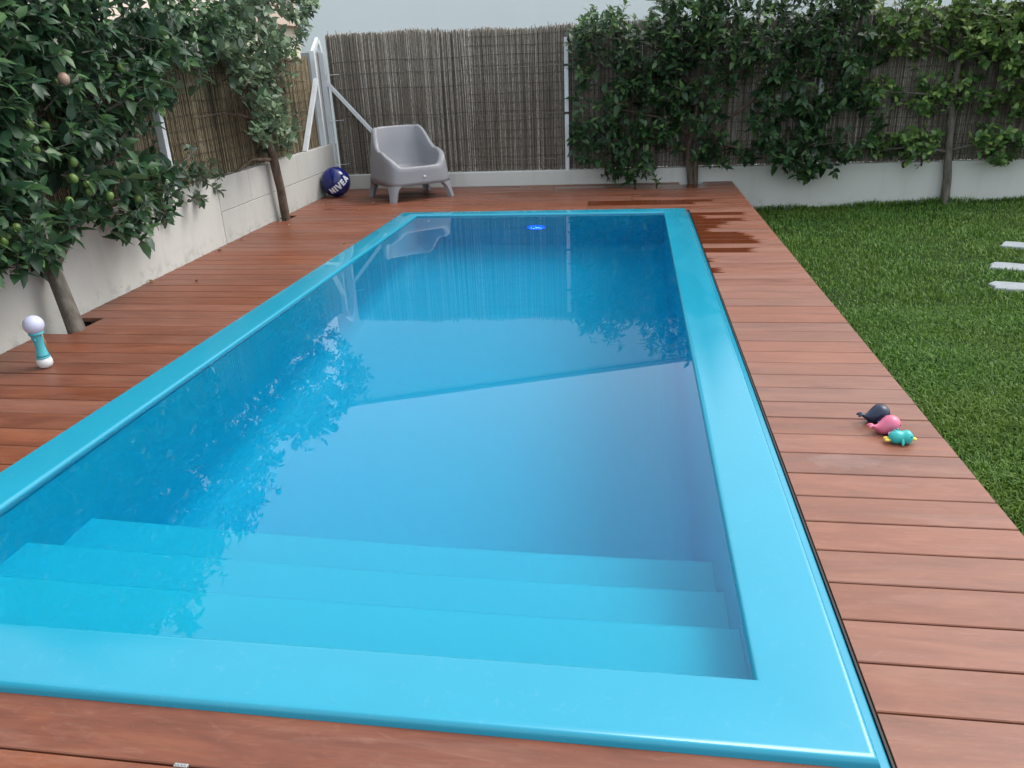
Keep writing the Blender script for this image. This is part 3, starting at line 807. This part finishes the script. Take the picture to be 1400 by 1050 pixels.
# --- big dark fruit tree through the deck
t1 = empty('fruit_tree', (-3.225, 3.90, -.03)); tag(t1, 'dense dark green fruit tree with green fruit leaning on the wall near the teal rattle', 'tree', 'espaliered trees along the walls')
polyA = [(-170,-110),(40,-130),(200,-75),(275,-40),(318,25),(285,80),(250,92),(243,125),(222,150),(212,180),(196,190),(205,215),(228,232),(240,258),(236,285),(205,312),(180,318),(150,305),(128,282),(108,295),(96,322),(70,352),(40,345),(0,357),(-60,400),(-170,430)]
holesA = [([(48,112),(95,112),(98,165),(60,175),(48,150)], .12), ([(62,225),(90,228),(88,290),(60,290)], .2), ([(180,170),(205,165),(208,235),(190,220)], .25), ([(10,150),(45,150),(45,190),(10,190)], .3),
          ([(205,-40),(300,-40),(290,25),(215,20)], .25), ([(120,-10),(150,-10),(150,20),(120,20)], .3)]
cA = left_pts(polyA, 900, .02, .46, holesA)
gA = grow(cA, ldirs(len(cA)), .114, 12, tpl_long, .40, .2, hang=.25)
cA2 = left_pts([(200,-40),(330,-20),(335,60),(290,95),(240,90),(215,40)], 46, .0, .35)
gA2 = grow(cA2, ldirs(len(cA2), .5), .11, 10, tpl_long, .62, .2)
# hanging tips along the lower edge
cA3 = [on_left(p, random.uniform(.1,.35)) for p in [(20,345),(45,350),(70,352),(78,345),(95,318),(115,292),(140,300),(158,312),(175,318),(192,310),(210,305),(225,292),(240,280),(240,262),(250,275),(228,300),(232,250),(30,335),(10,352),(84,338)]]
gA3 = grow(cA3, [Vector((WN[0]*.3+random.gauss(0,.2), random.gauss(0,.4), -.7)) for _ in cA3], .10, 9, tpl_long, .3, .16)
# dry looking sprig over the wall top
cS = [on_left(p, random.uniform(.02,.14)) for p in [(250,228),(262,232),(275,228),(290,235),(300,245),(302,262),(285,252),(268,250),(256,255),(270,268),(278,275),(292,225),(262,212),(285,240)]]
gS = grow(cS, [Vector((.3+random.gauss(0,.3), random.gauss(0,.5), -.3+random.gauss(0,.4))) for _ in cS], .085, 13, tpl_mid, .10, .14)
P = lambda px_, off: tuple(on_left(px_, off))
b0 = Vector((-3.222, 3.865, -.05)); b1 = Vector(P((72,368), .10))
trA = [tube([b0+Vector((0,0,-.2)), b0, b0.lerp(b1,.5), b1, Vector(P((62,330),.12)), Vector(P((50,280),.12)), Vector(P((40,180),.1)), Vector(P((30,60),.1))], [.055,.052,.046,.043,.038,.03,.022,.012], 12)]
trA.append(tube([b1, P((95,320),.14), P((120,270),.12), P((150,220),.10), P((190,150),.1), P((230,90),.1)], [.034,.028,.024,.02,.014,.006], 8))
trA.append(tube([P((62,335),.14), P((20,300),.16), P((-40,280),.14)], [.025,.02,.012], 7))
trA.append(tube([P((45,240),.12), P((90,200),.15), P((130,160),.14), P((200,120),.12)], [.024,.018,.012,.006], 7))
trA.append(tube([P((110,285),.12), P((180,270),.16), P((240,232),.06), P((262,212),.05), P((268,205),.05)], [.014,.010,.007,.005,.003], 6))
finish_tree(t1, [(gA[0], gA[1], tpl_long, M['leafA']), (gA2[0]+gA3[0], gA2[1]+gA3[1], tpl_long, M['leafA']), (gS[0], gS[1], tpl_mid, M['leafB'])], join(*trA), M['barkA'])
fp = [(40,170),(62,172),(100,222),(118,252),(122,262),(75,112),(128,83),(112,235),(50,205),(38,202),(166,93),(100,244),(22,312),(5,330),(65,345),(10,322),(45,355),(95,275),(140,95),(222,155),(150,268),(188,272)]
fruits(t1, [on_left(p, random.uniform(.24,.38)) for p in fp], .022, M['fruit'])
fruits(t1, [on_left((87,108), .42)], .030, M['fruitp'])
# --- grey green round-leaved tree by the ball
t2 = empty('fruit_tree', (-3.50, 7.47, -.03)); tag(t2, 'slim fruit tree with round grey green leaves beside the corner pillar', 'tree', 'espaliered trees along the walls')
polyB = [(318,-60),(440,-70),(428,25),(415,60),(385,85),(372,100),(395,130),(402,165),(400,195),(372,212),(352,195),(345,165),(350,130),(330,105),(312,90),(300,55)]
cB = left_pts(polyB, 270, .0, .40, [([(380,85),(420,60),(420,140),(402,120)], .25)], (0.5, 2.75))
gB = grow(cB, ldirs(len(cB), .3), .102, 11, tpl_round, .5, .17)
cB2 = left_pts([(372,95),(412,80),(412,190),(395,200)], 24, .0, .2)
gB2 = grow(cB2, ldirs(len(cB2), .1), .07, 5, tpl_round, .55, .12)
b0 = Vector((-3.502, 7.46, -.05)); b1 = Vector(P((374,218), .08))
trB = [tube([b0+Vector((0,0,-.2)), b0, b0.lerp(b1,.55)+Vector((.01,0,0)), b1, Vector(P((362,175),.1)), Vector(P((352,110),.1)), Vector(P((362,40),.1)), Vector(P((370,-30),.1))], [.05,.046,.042,.045,.032,.025,.018,.008], 12)]
trB.append(tube([b1, P((345,218),.02), P((320,238),-.02), P((300,240),-.02)], [.022,.014,.010,.006], 6))
trB.append(tube([P((358,170),.08), P((330,158),.06), P((305,155),.02), P((285,158),.0), P((262,162),.02)], [.014,.012,.009,.007,.004], 6))
trB.append(tube([P((354,130),.1), P((385,100),.1), P((405,75),.06)], [.014,.010,.005], 6))
finish_tree(t2, [(gB[0]+gB2[0], gB[1]+gB2[1], tpl_round, M['leafB'])], join(*trB), M['barkB'])
# --- dark evergreen on the back wall
t3 = empty('fruit_tree', (.690, YB-.055, -.03)); tag(t3, 'wide dark green tree trained on the back fence, forked trunk at the deck notch', 'tree', 'espaliered trees along the walls')
polyC = [(778,45),(800,18),(835,5),(862,22),(885,28),(905,-25),(1010,-35),(1190,-35),(1205,60),(1195,130),(1200,205),(1160,212),(1135,222),(1108,240),(1085,236),(1060,218),(1015,218),(985,222),(962,212),(930,205),(905,212),(890,240),(845,246),(828,232),(795,222),(782,190),(786,120)]
holesC = [([(808,55),(838,50),(842,120),(815,140)], .25), ([(870,48),(900,50),(905,75),(870,75)], .3), ([(985,95),(1035,95),(1030,178),(990,180)], .16), ([(1140,150),(1190,150),(1190,190),(1140,190)], .2), ([(905,185),(945,180),(945,225),(905,225)], .1), ([(930,90),(965,85),(965,120),(935,120)], .35), ([(795,95),(812,95),(812,140),(795,140)], .35), ([(1060,60),(1085,60),(1085,80),(1060,80)], .4)]
cC = back_pts(polyC, 760, .05, .52, holesC)
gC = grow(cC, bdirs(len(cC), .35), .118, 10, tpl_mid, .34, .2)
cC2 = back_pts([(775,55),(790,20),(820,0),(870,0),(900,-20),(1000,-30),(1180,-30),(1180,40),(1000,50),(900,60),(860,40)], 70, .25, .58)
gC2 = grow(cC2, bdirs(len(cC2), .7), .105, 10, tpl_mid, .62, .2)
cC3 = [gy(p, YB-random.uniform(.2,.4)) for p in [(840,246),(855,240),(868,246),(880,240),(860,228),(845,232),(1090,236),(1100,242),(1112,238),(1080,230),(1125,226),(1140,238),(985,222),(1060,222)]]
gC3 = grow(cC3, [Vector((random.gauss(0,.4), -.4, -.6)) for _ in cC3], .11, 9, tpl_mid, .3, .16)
Q = lambda px_, off: tuple(gy(px_, YB-off))
b0 = Vector((.690, YB-.055, -.05))
trC = [tube([b0+Vector((0,0,-.25)), b0, Q((941,222),.07), Q((940,205),.08), Q((950,160),.1), Q((958,100),.1), Q((962,30),.1), Q((965,-20),.1)], [.045,.040,.032,.028,.026,.022,.018,.008], 10)]
trC.append(tube([b0+Vector((.045,0,-.2)), b0+Vector((.045,0,0)), Q((951,225),.06), Q((953,212),.07), Q((985,170),.1), Q((1040,130),.12), Q((1110,100),.12), Q((1180,90),.12)], [.035,.030,.026,.022,.02,.017,.012,.006], 8))
trC.append(tube([Q((941,207),.08), Q((932,200),.14), Q((917,201),.16), Q((903,210),.16)], [.016,.013,.010,.006], 7))
trC.append(tube([Q((912,203),.16), Q((905,198),.2), Q((908,194),.2)], [.007,.005,.003], 5))
trC.append(tube([Q((945,185),.08), Q((900,160),.12), Q((850,150),.12), Q((800,130),.12)], [.02,.016,.012,.006], 7))
trC.append(tube([Q((955,120),.1), Q((900,70),.12), Q((850,45),.12), Q((800,40),.12)], [.018,.014,.010,.005], 7))
trC.append(tube([Q((960,190),.1), Q((1020,205),.14), Q((1090,200),.14), Q((1150,195),.12)], [.018,.014,.012,.006], 7))
finish_tree(t3, [(gC[0], gC[1], tpl_mid, M['leafC']), (gC2[0]+gC3[0], gC2[1]+gC3[1], tpl_mid, M['leafC'])], join(*trC), M['barkB'])
# --- pear tree on the lawn
t4 = empty('fruit_tree', (3.50, YB-.06, lawn_z(3.5))); tag(t4, 'slim tree with round light green leaves rooted in the lawn against the back wall', 'tree', 'espaliered trees along the walls')
topD = [(1175,-40),(1440,-50),(1460,140),(1405,130),(1385,92),(1340,82),(1290,72),(1245,72),(1215,68),(1190,40)]
midD = [(1175,95),(1215,105),(1240,125),(1275,100),(1320,95),(1400,120),(1450,140),(1450,160),(1395,150),(1330,145),(1300,140),(1265,150),(1235,142),(1180,140)]
lowD = [(1185,180),(1215,190),(1240,180),(1262,175),(1285,190),(1275,212),(1240,212),(1190,212)]
low2 = [(1335,185),(1355,172),(1385,180),(1440,185),(1440,215),(1375,215),(1355,222),(1338,212)]
cD = back_pts(topD, 330, .0, .48, [([(1205,-20),(1245,-20),(1235,12),(1205,14)], .2)])
gD = grow(cD, bdirs(len(cD), .45), .098, 12, tpl_round, .58, .19)
cE = back_pts(midD, 110, .0, .38)+back_pts(lowD, 50, .0, .36)+back_pts(low2, 54, .0, .36)
gE = grow(cE, bdirs(len(cE), .25), .088, 10, tpl_round, .42, .17)
cF = back_pts([(1190,80),(1420,80),(1420,215),(1190,215)], 26, .0, .2)
gF = grow(cF, bdirs(len(cF), .1), .07, 5, tpl_round, .6, .14)
zb = lawn_z(3.5)
b0 = Vector((3.50, YB-.06, zb))
trD = [tube([b0+Vector((0,0,-.1)), b0, Q((1295,245),.07), Q((1296,215),.08), Q((1299,175),.1), Q((1302,135),.1), Q((1309,95),.1), Q((1315,40),.1), Q((1318,-20),.1)], [.062,.052,.044,.040,.037,.034,.028,.02,.008], 12)]
trD.append(tube([Q((1297,208),.08), Q((1250,200),.12), Q((1200,206),.12)], [.02,.014,.007], 7))
trD.append(tube([Q((1297,206),.08), Q((1330,198),.12), Q((1400,200),.12)], [.02,.014,.007], 7))
trD.append(tube([Q((1302,138),.1), Q((1260,128),.12), Q((1200,125),.12)], [.018,.013,.006], 7))
trD.append(tube([Q((1302,136),.1), Q((1350,130),.12), Q((1430,140),.12)], [.018,.013,.006], 7))
trD.append(tube([Q((1310,85),.1), Q((1370,60),.14), Q((1430,50),.12)], [.018,.013,.006], 7))
trD.append(tube([Q((1310,80),.1), Q((1260,50),.14), Q((1200,30),.12)], [.018,.013,.006], 7))
finish_tree(t4, [(gD[0], gD[1], tpl_round, M['leafD']), (gE[0]+gF[0], gE[1]+gF[1], tpl_round, M['leafD'])], join(*trD), M['barkA'])
# --- neighbour's shrub behind the left fence
t5 = empty('neighbour_tree', (-5.6, 10.6, -.42)); tag(t5, 'bright green leafy tree standing beyond the left fence near the white building', 'tree')
cN = [(-5.5+random.gauss(0,.62), 10.6+random.gauss(0,.6), random.uniform(1.1, 2.35)) for _ in range(170)]
cN = [c for c in cN if c[0] < -4.75 and c[2] < 2.5 - max(0, c[0]+5.4)*.5]
gN = grow(cN, [Vector((random.gauss(.3,.5), random.gauss(-.4,.5), random.gauss(.4,.4))) for _ in cN], .10, 11, tpl_mid, .5, .2)
trN = [tube([(-5.6,10.6,-.6),(-5.58,10.6,.4),(-5.5,10.62,1.2),(-5.55,10.6,2.1)], [.09,.075,.05,.015], 10)]
for k in range(7):
    a_ = k*.9; trN.append(tube([(-5.56,10.6,.5+.18*k), (-5.56+.35*math.cos(a_), 10.6+.35*math.sin(a_), .95+.18*k), (-5.56+.6*math.cos(a_), 10.6+.6*math.sin(a_), 1.25+.15*k)], [.03,.018,.006], 6))
finish_tree(t5, [(gN[0], gN[1], tpl_mid, M['leafE'])], join(*trN), M['barkB'], 120)

# ---------------------------------------------------------------- chair
def make_chair():
    FLp, FRp, RLp = [Vector(gz(q_)[:2]) for q_ in ((533,280), (622.5,268.5), (504,268))]
    fx = (FRp-FLp).normalized(); ang = math.atan2(fx.y, fx.x); cc = (FRp+RLp)/2
    root = empty('armchair', (cc.x, cc.y, 0), ang)                            # local -Y faces the pool
    tag(root, 'grey moulded resin tub armchair standing on the deck by the reed fence', 'chair')
    N = 96
    def outline(t, a_, b_, n=3.7):
        c, s = math.cos(t), math.sin(t)
        return a_*math.copysign(abs(c)**(2/n), c), b_*math.copysign(abs(s)**(2/n), s)
    def sm(x, a_, b_):
        u = min(1, max(0, (x-a_)/(b_-a_))); return u*u*(3-2*u)
    A, B = .384, .356
    def rimz(x, y):
        yy = y/B; xx = abs(x)/A
        fz = .362 + .095*sm(xx, .60, .98)
        side = .465 + .065*sm(yy, -1.0, -.1) + .24*sm(yy, .0, .84)
        w_ = sm(yy, -1.06, -.42)
        return fz + (side-fz)*w_ - .02*sm(xx, .55, 1.0)*sm(yy, .75, 1.0)
    V, F = [], []
    rings = []
    def addring(f):
        k = len(V)
        for i in range(N):
            V.append(f(2*math.pi*i/N))
        rings.append(k)
    flare = lambda z: 1.045 - .10*z/.55 if z < .55 else .945 - .10*(z-.55)/.25
    def lean(z): return .0 + (.10*(z-.45) if z > .45 else 0)       # back leans rearwards
    def outer(t, f):
        zr = rimz(*outline(t, A, B)); x, y = outline(t, A, B, 6.0-1.8*f)
        base = .168 + .03*(1-abs(abs(math.cos(t))-abs(math.sin(t))))*0
        z = base + (zr-.018-base)*f; k = flare(z)
        return (x*k, y*k + lean(z)*max(0, y/B), z)
    for f in (0, .2, .4, .6, .8, 1.0): addring(lambda t, f=f: outer(t, f))
    def rimring(inset, dz):
        def g(t):
            x, y = outline(t, A, B); zr = rimz(x, y); k = flare(zr); xi, yi = outline(t, A-inset, B-inset)
            z = zr+dz; return (xi*k, yi*k + lean(zr)*max(0, y/B), z)
        return g
    for inset, dz in ((.006,-.006),(.018,0),(.036,-.001),(.048,-.008)): addring(rimring(inset, dz))
    def inner(f):
        def g(t):
            x, y = outline(t, A, B); zr = rimz(x, y); k = flare(zr); x1, y1 = outline(t, A-.055, B-.055)
            x1 *= k; y1 = y1*k + lean(zr)*max(0, y/B); z1 = zr-.02
            x2, y2 = outline(t, .255, .235); y2 -= .02; z2 = .335 - .02*sm(y2, -.2, .25)
            z2 = min(z2, z1)
            return (x1+(x2-x1)*f, y1+(y2-y1)*f, z1+(z2-z1)*(1-(1-f)**1.6))
        return g
    for f in (0, .3, .55, .8, 1.0): addring(inner(f))
    for i in range(len(rings)-1):
        for k in range(N):
            k2 = (k+1)%N; F.append((rings[i]+k, rings[i]+k2, rings[i+1]+k2, rings[i+1]+k))
    c = len(V); V.append((0, -.02, .318))
    for k in range(N): F.append((rings[-1]+k, rings[-1]+(k+1)%N, c))
    # underside
    k0 = len(V)
    for i in range(N):
        x, y, z = V[rings[0]+i]; V.append((x*.93, y*.93, z+.004))
    for k in range(N): F.append((rings[0]+(k+1)%N, rings[0]+k, k0+k, k0+(k+1)%N))
    k1 = len(V)
    for i in range(N):
        x, y, z = V[rings[0]+i]; V.append((x*.8, y*.8, .30))
    for k in range(N): F.append((k0+(k+1)%N, k0+k, k1+k, k1+(k+1)%N))
    part('shell', (V, F), M['chair'], root, True)
    for sx in (-1, 1):
        for sy in (-1, 1):
            # legs carry on from the shell's corners, taper and splay
            tc = math.atan2(sy, sx); lv, fv, nu = [], [], 10
            levels = [(.24,.52,.985),(.172,.52,1.0),(.152,.42,1.004),(.12,.33,1.012),(.08,.27,1.025),(.03,.225,1.042),(0,.205,1.052)]
            for z, wd, k in levels:
                kk = flare(z)*k
                for fac in (1.0, .89 if z > .1 else .90):
                    for u in range(nu+1):
                        x, y = outline(tc+(2*u/nu-1)*wd, A, B, 6.0); lv.append((x*kk*fac, y*kk*fac, z))
            st = 2*(nu+1)
            for l in range(len(levels)-1):
                loop = list(range(nu+1)) + [nu+1+u for u in range(nu, -1, -1)]
                for a_, b_ in zip(loop, loop[1:]+loop[:1]): fv.append((l*st+a_, (l+1)*st+a_, (l+1)*st+b_, l*st+b_))
            l = len(levels)-1
            fv.append(tuple(l*st+a_ for a_ in loop)[::-1]); fv.append(tuple(loop))
            lg = part('leg', (lv, fv), M['chair'], root, True)
            md = lg.modifiers.new('edge', 'EDGE_SPLIT'); md.split_angle = math.radians(45)
    part('label_plate', ellipsoid(.016,.004,.012,12,8,(.03, -.356*1.012, .255)), M['white'], root)
    return root
make_chair()

# ---------------------------------------------------------------- ball with lettering
BR = .172; BC = Vector((wallx(8.86)+BR+.002, 8.86, BR-.001))
ball = empty('beach_ball', (BC.x, BC.y, 0)); tag(ball, 'shiny dark blue inflatable ball with white lettering in the deck corner', 'ball')
part('skin', ellipsoid(BR,BR,BR,48,28,(0,0,BC.z)), M['ball'], ball, True)
part('valve', ellipsoid(.012,.012,.004,12,6,(.02,-.03,BC.z+BR-.002)), M['ball'], ball, True)
def letter_quads():
    """strokes in letter space (height 1), each a list of (x0,y0,x1,y1,half width)"""
    h = .13
    L = {'N': ([(.13,0,.13,1),(.13,1,.67,0),(.67,0,.67,1)], .8), 'I': ([(.13,0,.13,1)], .26), 'V': ([(.04,1,.36,0),(.36,0,.68,1)], .72),
         'E': ([(.13,0,.13,1),(.13,.88,.56,.88),(.13,.5,.52,.5),(.13,.12,.56,.12)], .6), 'A': ([(.04,0,.38,1),(.38,1,.72,0),(.2,.3,.56,.3)], .76)}
    x = 0; out = []
    for ch in 'NIVEA':
        st, wd = L[ch]; out.append([(x+a_, b_, x+c_, d_) for a_, b_, c_, d_ in st]); x += wd+.14
    return out, x-.14, h
strokes, TW, hw = letter_quads()
toC = (Vector(CAM)-BC).normalized()
# frame of the print on the sphere: faces the camera, tilted, low on the right
ct = (toC + Vector((.30,0,-.30))).normalized()
right = Vector((0,0,1)).cross(ct).normalized(); upv = ct.cross(right)
tl = math.radians(38); ex = right*math.cos(tl)+upv*math.sin(tl); ey = -right*math.sin(tl)+upv*math.cos(tl)
LH = .078
for st in strokes:
    V, F = [], []
    for si, (a_, b_, c_, d_) in enumerate(st):
        dx, dy = c_-a_, d_-b_; ln = math.hypot(dx, dy); ux, uy = dx/ln, dy/ln; n = 10
        for i in range(n+1):
            for s in (-1, 0, 1):
                X = (a_+dx*i/n - uy*s*hw - TW/2)*LH; Y = (b_+dy*i/n + ux*s*hw - .5)*LH
                th = math.hypot(X, Y)/BR
                dvec = ct if th < 1e-6 else ct*math.cos(th) + (ex*X+ey*Y).normalized()*math.sin(th)
                V.append(tuple(Vector((0,0,BC.z)) + dvec*(BR+.0012+.0003*si)))
        k = len(V)-3*(n+1)
        for i in range(n):
            for s in (0, 1):
                q = k+i*3+s; F.append((q, q+1, q+4, q+3))
    part('lettering', (V, F), M['print'], ball, True)

# ---------------------------------------------------------------- toys
def rattle():
    p = gz((63.5, 502), 0); r = empty('toy_microphone', (p[0], p[1], 0)); r.rotation_euler = (math.radians(.5), math.radians(-.5), 0)
    tag(r, 'toy microphone with lavender ball head and teal grip standing on the deck', 'toy')
    part('base', lathe([(.001,0),(.020,.001),(.030,.006),(.037,.020),(.038,.034),(.035,.046),(.031,.054)], 28), M['white'], r, True)
    g = [(.031,.053),(.034,.055),(.034,.060),(.030,.063)] + [(.0225+.0085*abs(2*t-1)**1.8, .063+.115*t) for t in [i/12 for i in range(13)]] + [(.034,.180),(.036,.183),(.036,.189),(.033,.192)]
    grip = part('grip', lathe(g, 28), M['teal'], r, True)
    part('button', ellipsoid(.007,.004,.009,12,8,(.004,-.0265,.155)), M['teal'], grip, True)
    hd = [(max(.0005, .049*math.sin(t)), .229-.049*math.cos(t)) for t in [math.pi*(.17+.83*i/18) for i in range(19)]]
    part('head', lathe(hd, 32), M['lav'], r, True)
    part('wrist_cord', tube([(.033,-.004,.188),(.040,-.006,.165),(.043,-.006,.140),(.046,-.008,.120)], .0016, 6), M['cord'], r, True)
rattle()
def whale(loc, rz, body, fin, label, eye=True, s=1.0):
    r = empty('bath_toy', loc, rz); r.scale = (s,s,s); tag(r, label, 'toy', 'bath toys on the deck')
    # +X is the nose; profile radius along x, tail rises behind
    xs = [-.066,-.059,-.052,-.045,-.037,-.027,-.014,0,.014,.027,.038,.046,.051,.053]
    rs = [.006,.0085,.0105,.0145,.021,.029,.0365,.041,.0425,.041,.0355,.027,.016,.001]
    V, F, n = [], [], 24
    for x, q in zip(xs, rs):
        zc = .040 + (.012*((-x-.03)/.036)**1.4 - .016 if x < -.03 else -.016*max(0, (-x)/.03) if x < 0 else 0)
        for k in range(n):
            t = 2*math.pi*k/n; z = zc + q*math.sin(t)*(1.0 if math.sin(t) > 0 else .93)
            V.append((x, q*math.cos(t), max(.0005, z)))
    for i in range(len(xs)-1):
        for k in range(n): F.append((i*n+k, i*n+(k+1)%n, (i+1)*n+(k+1)%n, (i+1)*n+k))
    F.append(tuple(range(n))[::-1]); F.append(tuple((len(xs)-1)*n+k for k in range(n)))
    F = [f[::-1] for f in F]
    b = part('body', (V, F), body, r, True)
    for sy in (-1, 1):
        part('fluke', xf(ellipsoid(.014,.009,.005,14,8), Matrix.Translation((-.073, sy*.0075, .0395)) @ Matrix.Rotation(-.5, 4, 'Y') @ Matrix.Rotation(-sy*.5, 4, 'Z')), body, r, True)
        part('flipper', xf(ellipsoid(.017,.004,.012,16,8), Matrix.Translation((.004, sy*.043, .016)) @ Matrix.Rotation(sy*.7, 4, 'X') @ Matrix.Rotation(.2, 4, 'Y')), fin, r, True)
        if eye: part('eye', ellipsoid(.003,.002,.0034,10,6,(.040, sy*.0315, .050)), M['black'], r, True)
whale(tuple(gz((1198,571), .018)[:2])+(0,), .14, M['navy'], M['navyfin'], 'navy blue whale bath toy on the deck, touching the pink one', s=.88)
p = gz((1212,588), .012); whale((p[0], p[1], 0), .14, M['pink'], M['palepink'], 'pink whale bath toy on the deck between the navy and teal toys', s=.86)
def penguin():
    p = gz((1231,604), .006); r = empty('bath_toy', (p[0], p[1], 0), .02); tag(r, 'teal penguin bath toy with yellow beak lying on its belly on the deck', 'toy', 'bath toys on the deck')
    xs = [-.044,-.040,-.032,-.022,-.012,-.004,.004,.010,.018,.026,.033,.039,.042]
    rs = [.002,.012,.0205,.0245,.0245,.0225,.0225,.0245,.0265,.025,.0195,.011,.001]
    V, F, n = [], [], 24
    for x, q in zip(xs, rs):
        for k in range(n):
            t = 2*math.pi*k/n; V.append((x, q*math.cos(t), max(.0005, .0255 + q*math.sin(t))))
    for i in range(len(xs)-1):
        for k in range(n): F.append(((i+1)*n+k, (i+1)*n+(k+1)%n, i*n+(k+1)%n, i*n+k))
    F.append(tuple(range(n))); F.append(tuple((len(xs)-1)*n+k for k in range(n))[::-1])
    part('body', (V, F), M['tealtoy'], r, True)
    part('beak', ellipsoid(.010,.009,.006,14,8,(.045,0,.019)), M['yellow'], r, True)
    for sy in (-1, 1):
        part('foot', ellipsoid(.011,.0065,.006,14,8,(-.048, sy*.0085, .016)), M['yellow'], r, True)
        part('flipper', xf(ellipsoid(.006,.004,.015,14,8), Matrix.Translation((-.001, sy*.026, .018)) @ Matrix.Rotation(sy*.5, 4, 'X')), M['tealtoy'], r, True)
        part('eye', ellipsoid(.0025,.002,.0028,8,6,(.028, sy*.022, .036)), M['black'], r, True)
    part('wind_up_knob', join(ellipsoid(.004,.004,.006,10,6,(-.012,.012,.050)), ellipsoid(.003,.007,.004,10,6,(-.024,.004,.049))), M['tealtoy'], r, True)
penguin()

# ---------------------------------------------------------------- small things on the deck
p = gz((254,1037), .0); o = empty('deck_clip', (p[0], Y0-PITCH-.003, 0), 0)
tag(o, 'small metal deck clip sitting in the gap between two front boards', 'clip')
part('clip_plate', cbox(-.0155,.0155,-.0045,.0045,-.006,.0032,.0008), M['alu'], o)
for x in (-.011,-.004,.004,.011): part('stud', lathe([(.0022,.003),(.0022,.0048),(.0012,.0054)], 10), M['alu'], o, True, (x,0,0))
litter = [((392,299),0),((378,300),0),((372,304),0),((398,296),0),((330,327),0),((325,331),0),((298,343),0),((442,280),1),((449,278),1),((452,291),1),((490,287),2),((512,277),1),((394,308),1),((463,312),1),((440,268),0),((468,334),0),((268,384),0),((205,386),0)]
for i, (pp, kd) in enumerate(litter):
    p = gz(pp, 0.002); s = random.uniform(.03,.05) if kd == 0 else random.uniform(.018,.028)
    TV, TF = leaf_template(.6, .9, -.3)
    o = link('fallen_leaf', mesh('fallen_leaf', [tuple(v*s) for v in TV], [tuple(int(k) for k in f) for f in TF], (M['litter'], M['litterp'], M['yellow'])[kd], True))
    p[0] = max(p[0], wallx(p[1])+.05)
    o.location = (p[0], p[1], .0015); o.rotation_euler = (random.uniform(-.15,.15), random.uniform(-.1,.05), random.uniform(0,6.28))
    lab = {0: 'curled dry brown leaf on the deck at the foot of the slim tree trunk', 4: 'curled dry brown leaf on the deck against the white wall between the two left trunks',
           14: 'curled dry brown leaf on the deck right beside the dark blue ball', 15: 'curled dry brown leaf on the deck close to the turquoise pool rim', 16: 'curled dry brown leaf near the open tree pit in the deck', 
           7: 'tiny pale petal on the deck in front of the dark blue ball', 10: 'ochre petal on the deck between the blue ball and the armchair', 11: 'tiny pale petal beside the front leg of the grey armchair', 12: 'tiny pale petal on bare deck boards near the slim tree trunk'}
    key = max(q_ for q_ in lab if q_ <= i)
    if i in (13,): key = 12
    tag(o, lab[key], 'petal' if 'petal' in lab[key] else 'leaf', 'dry leaves on the deck' if kd == 0 else 'pale petals on the deck')
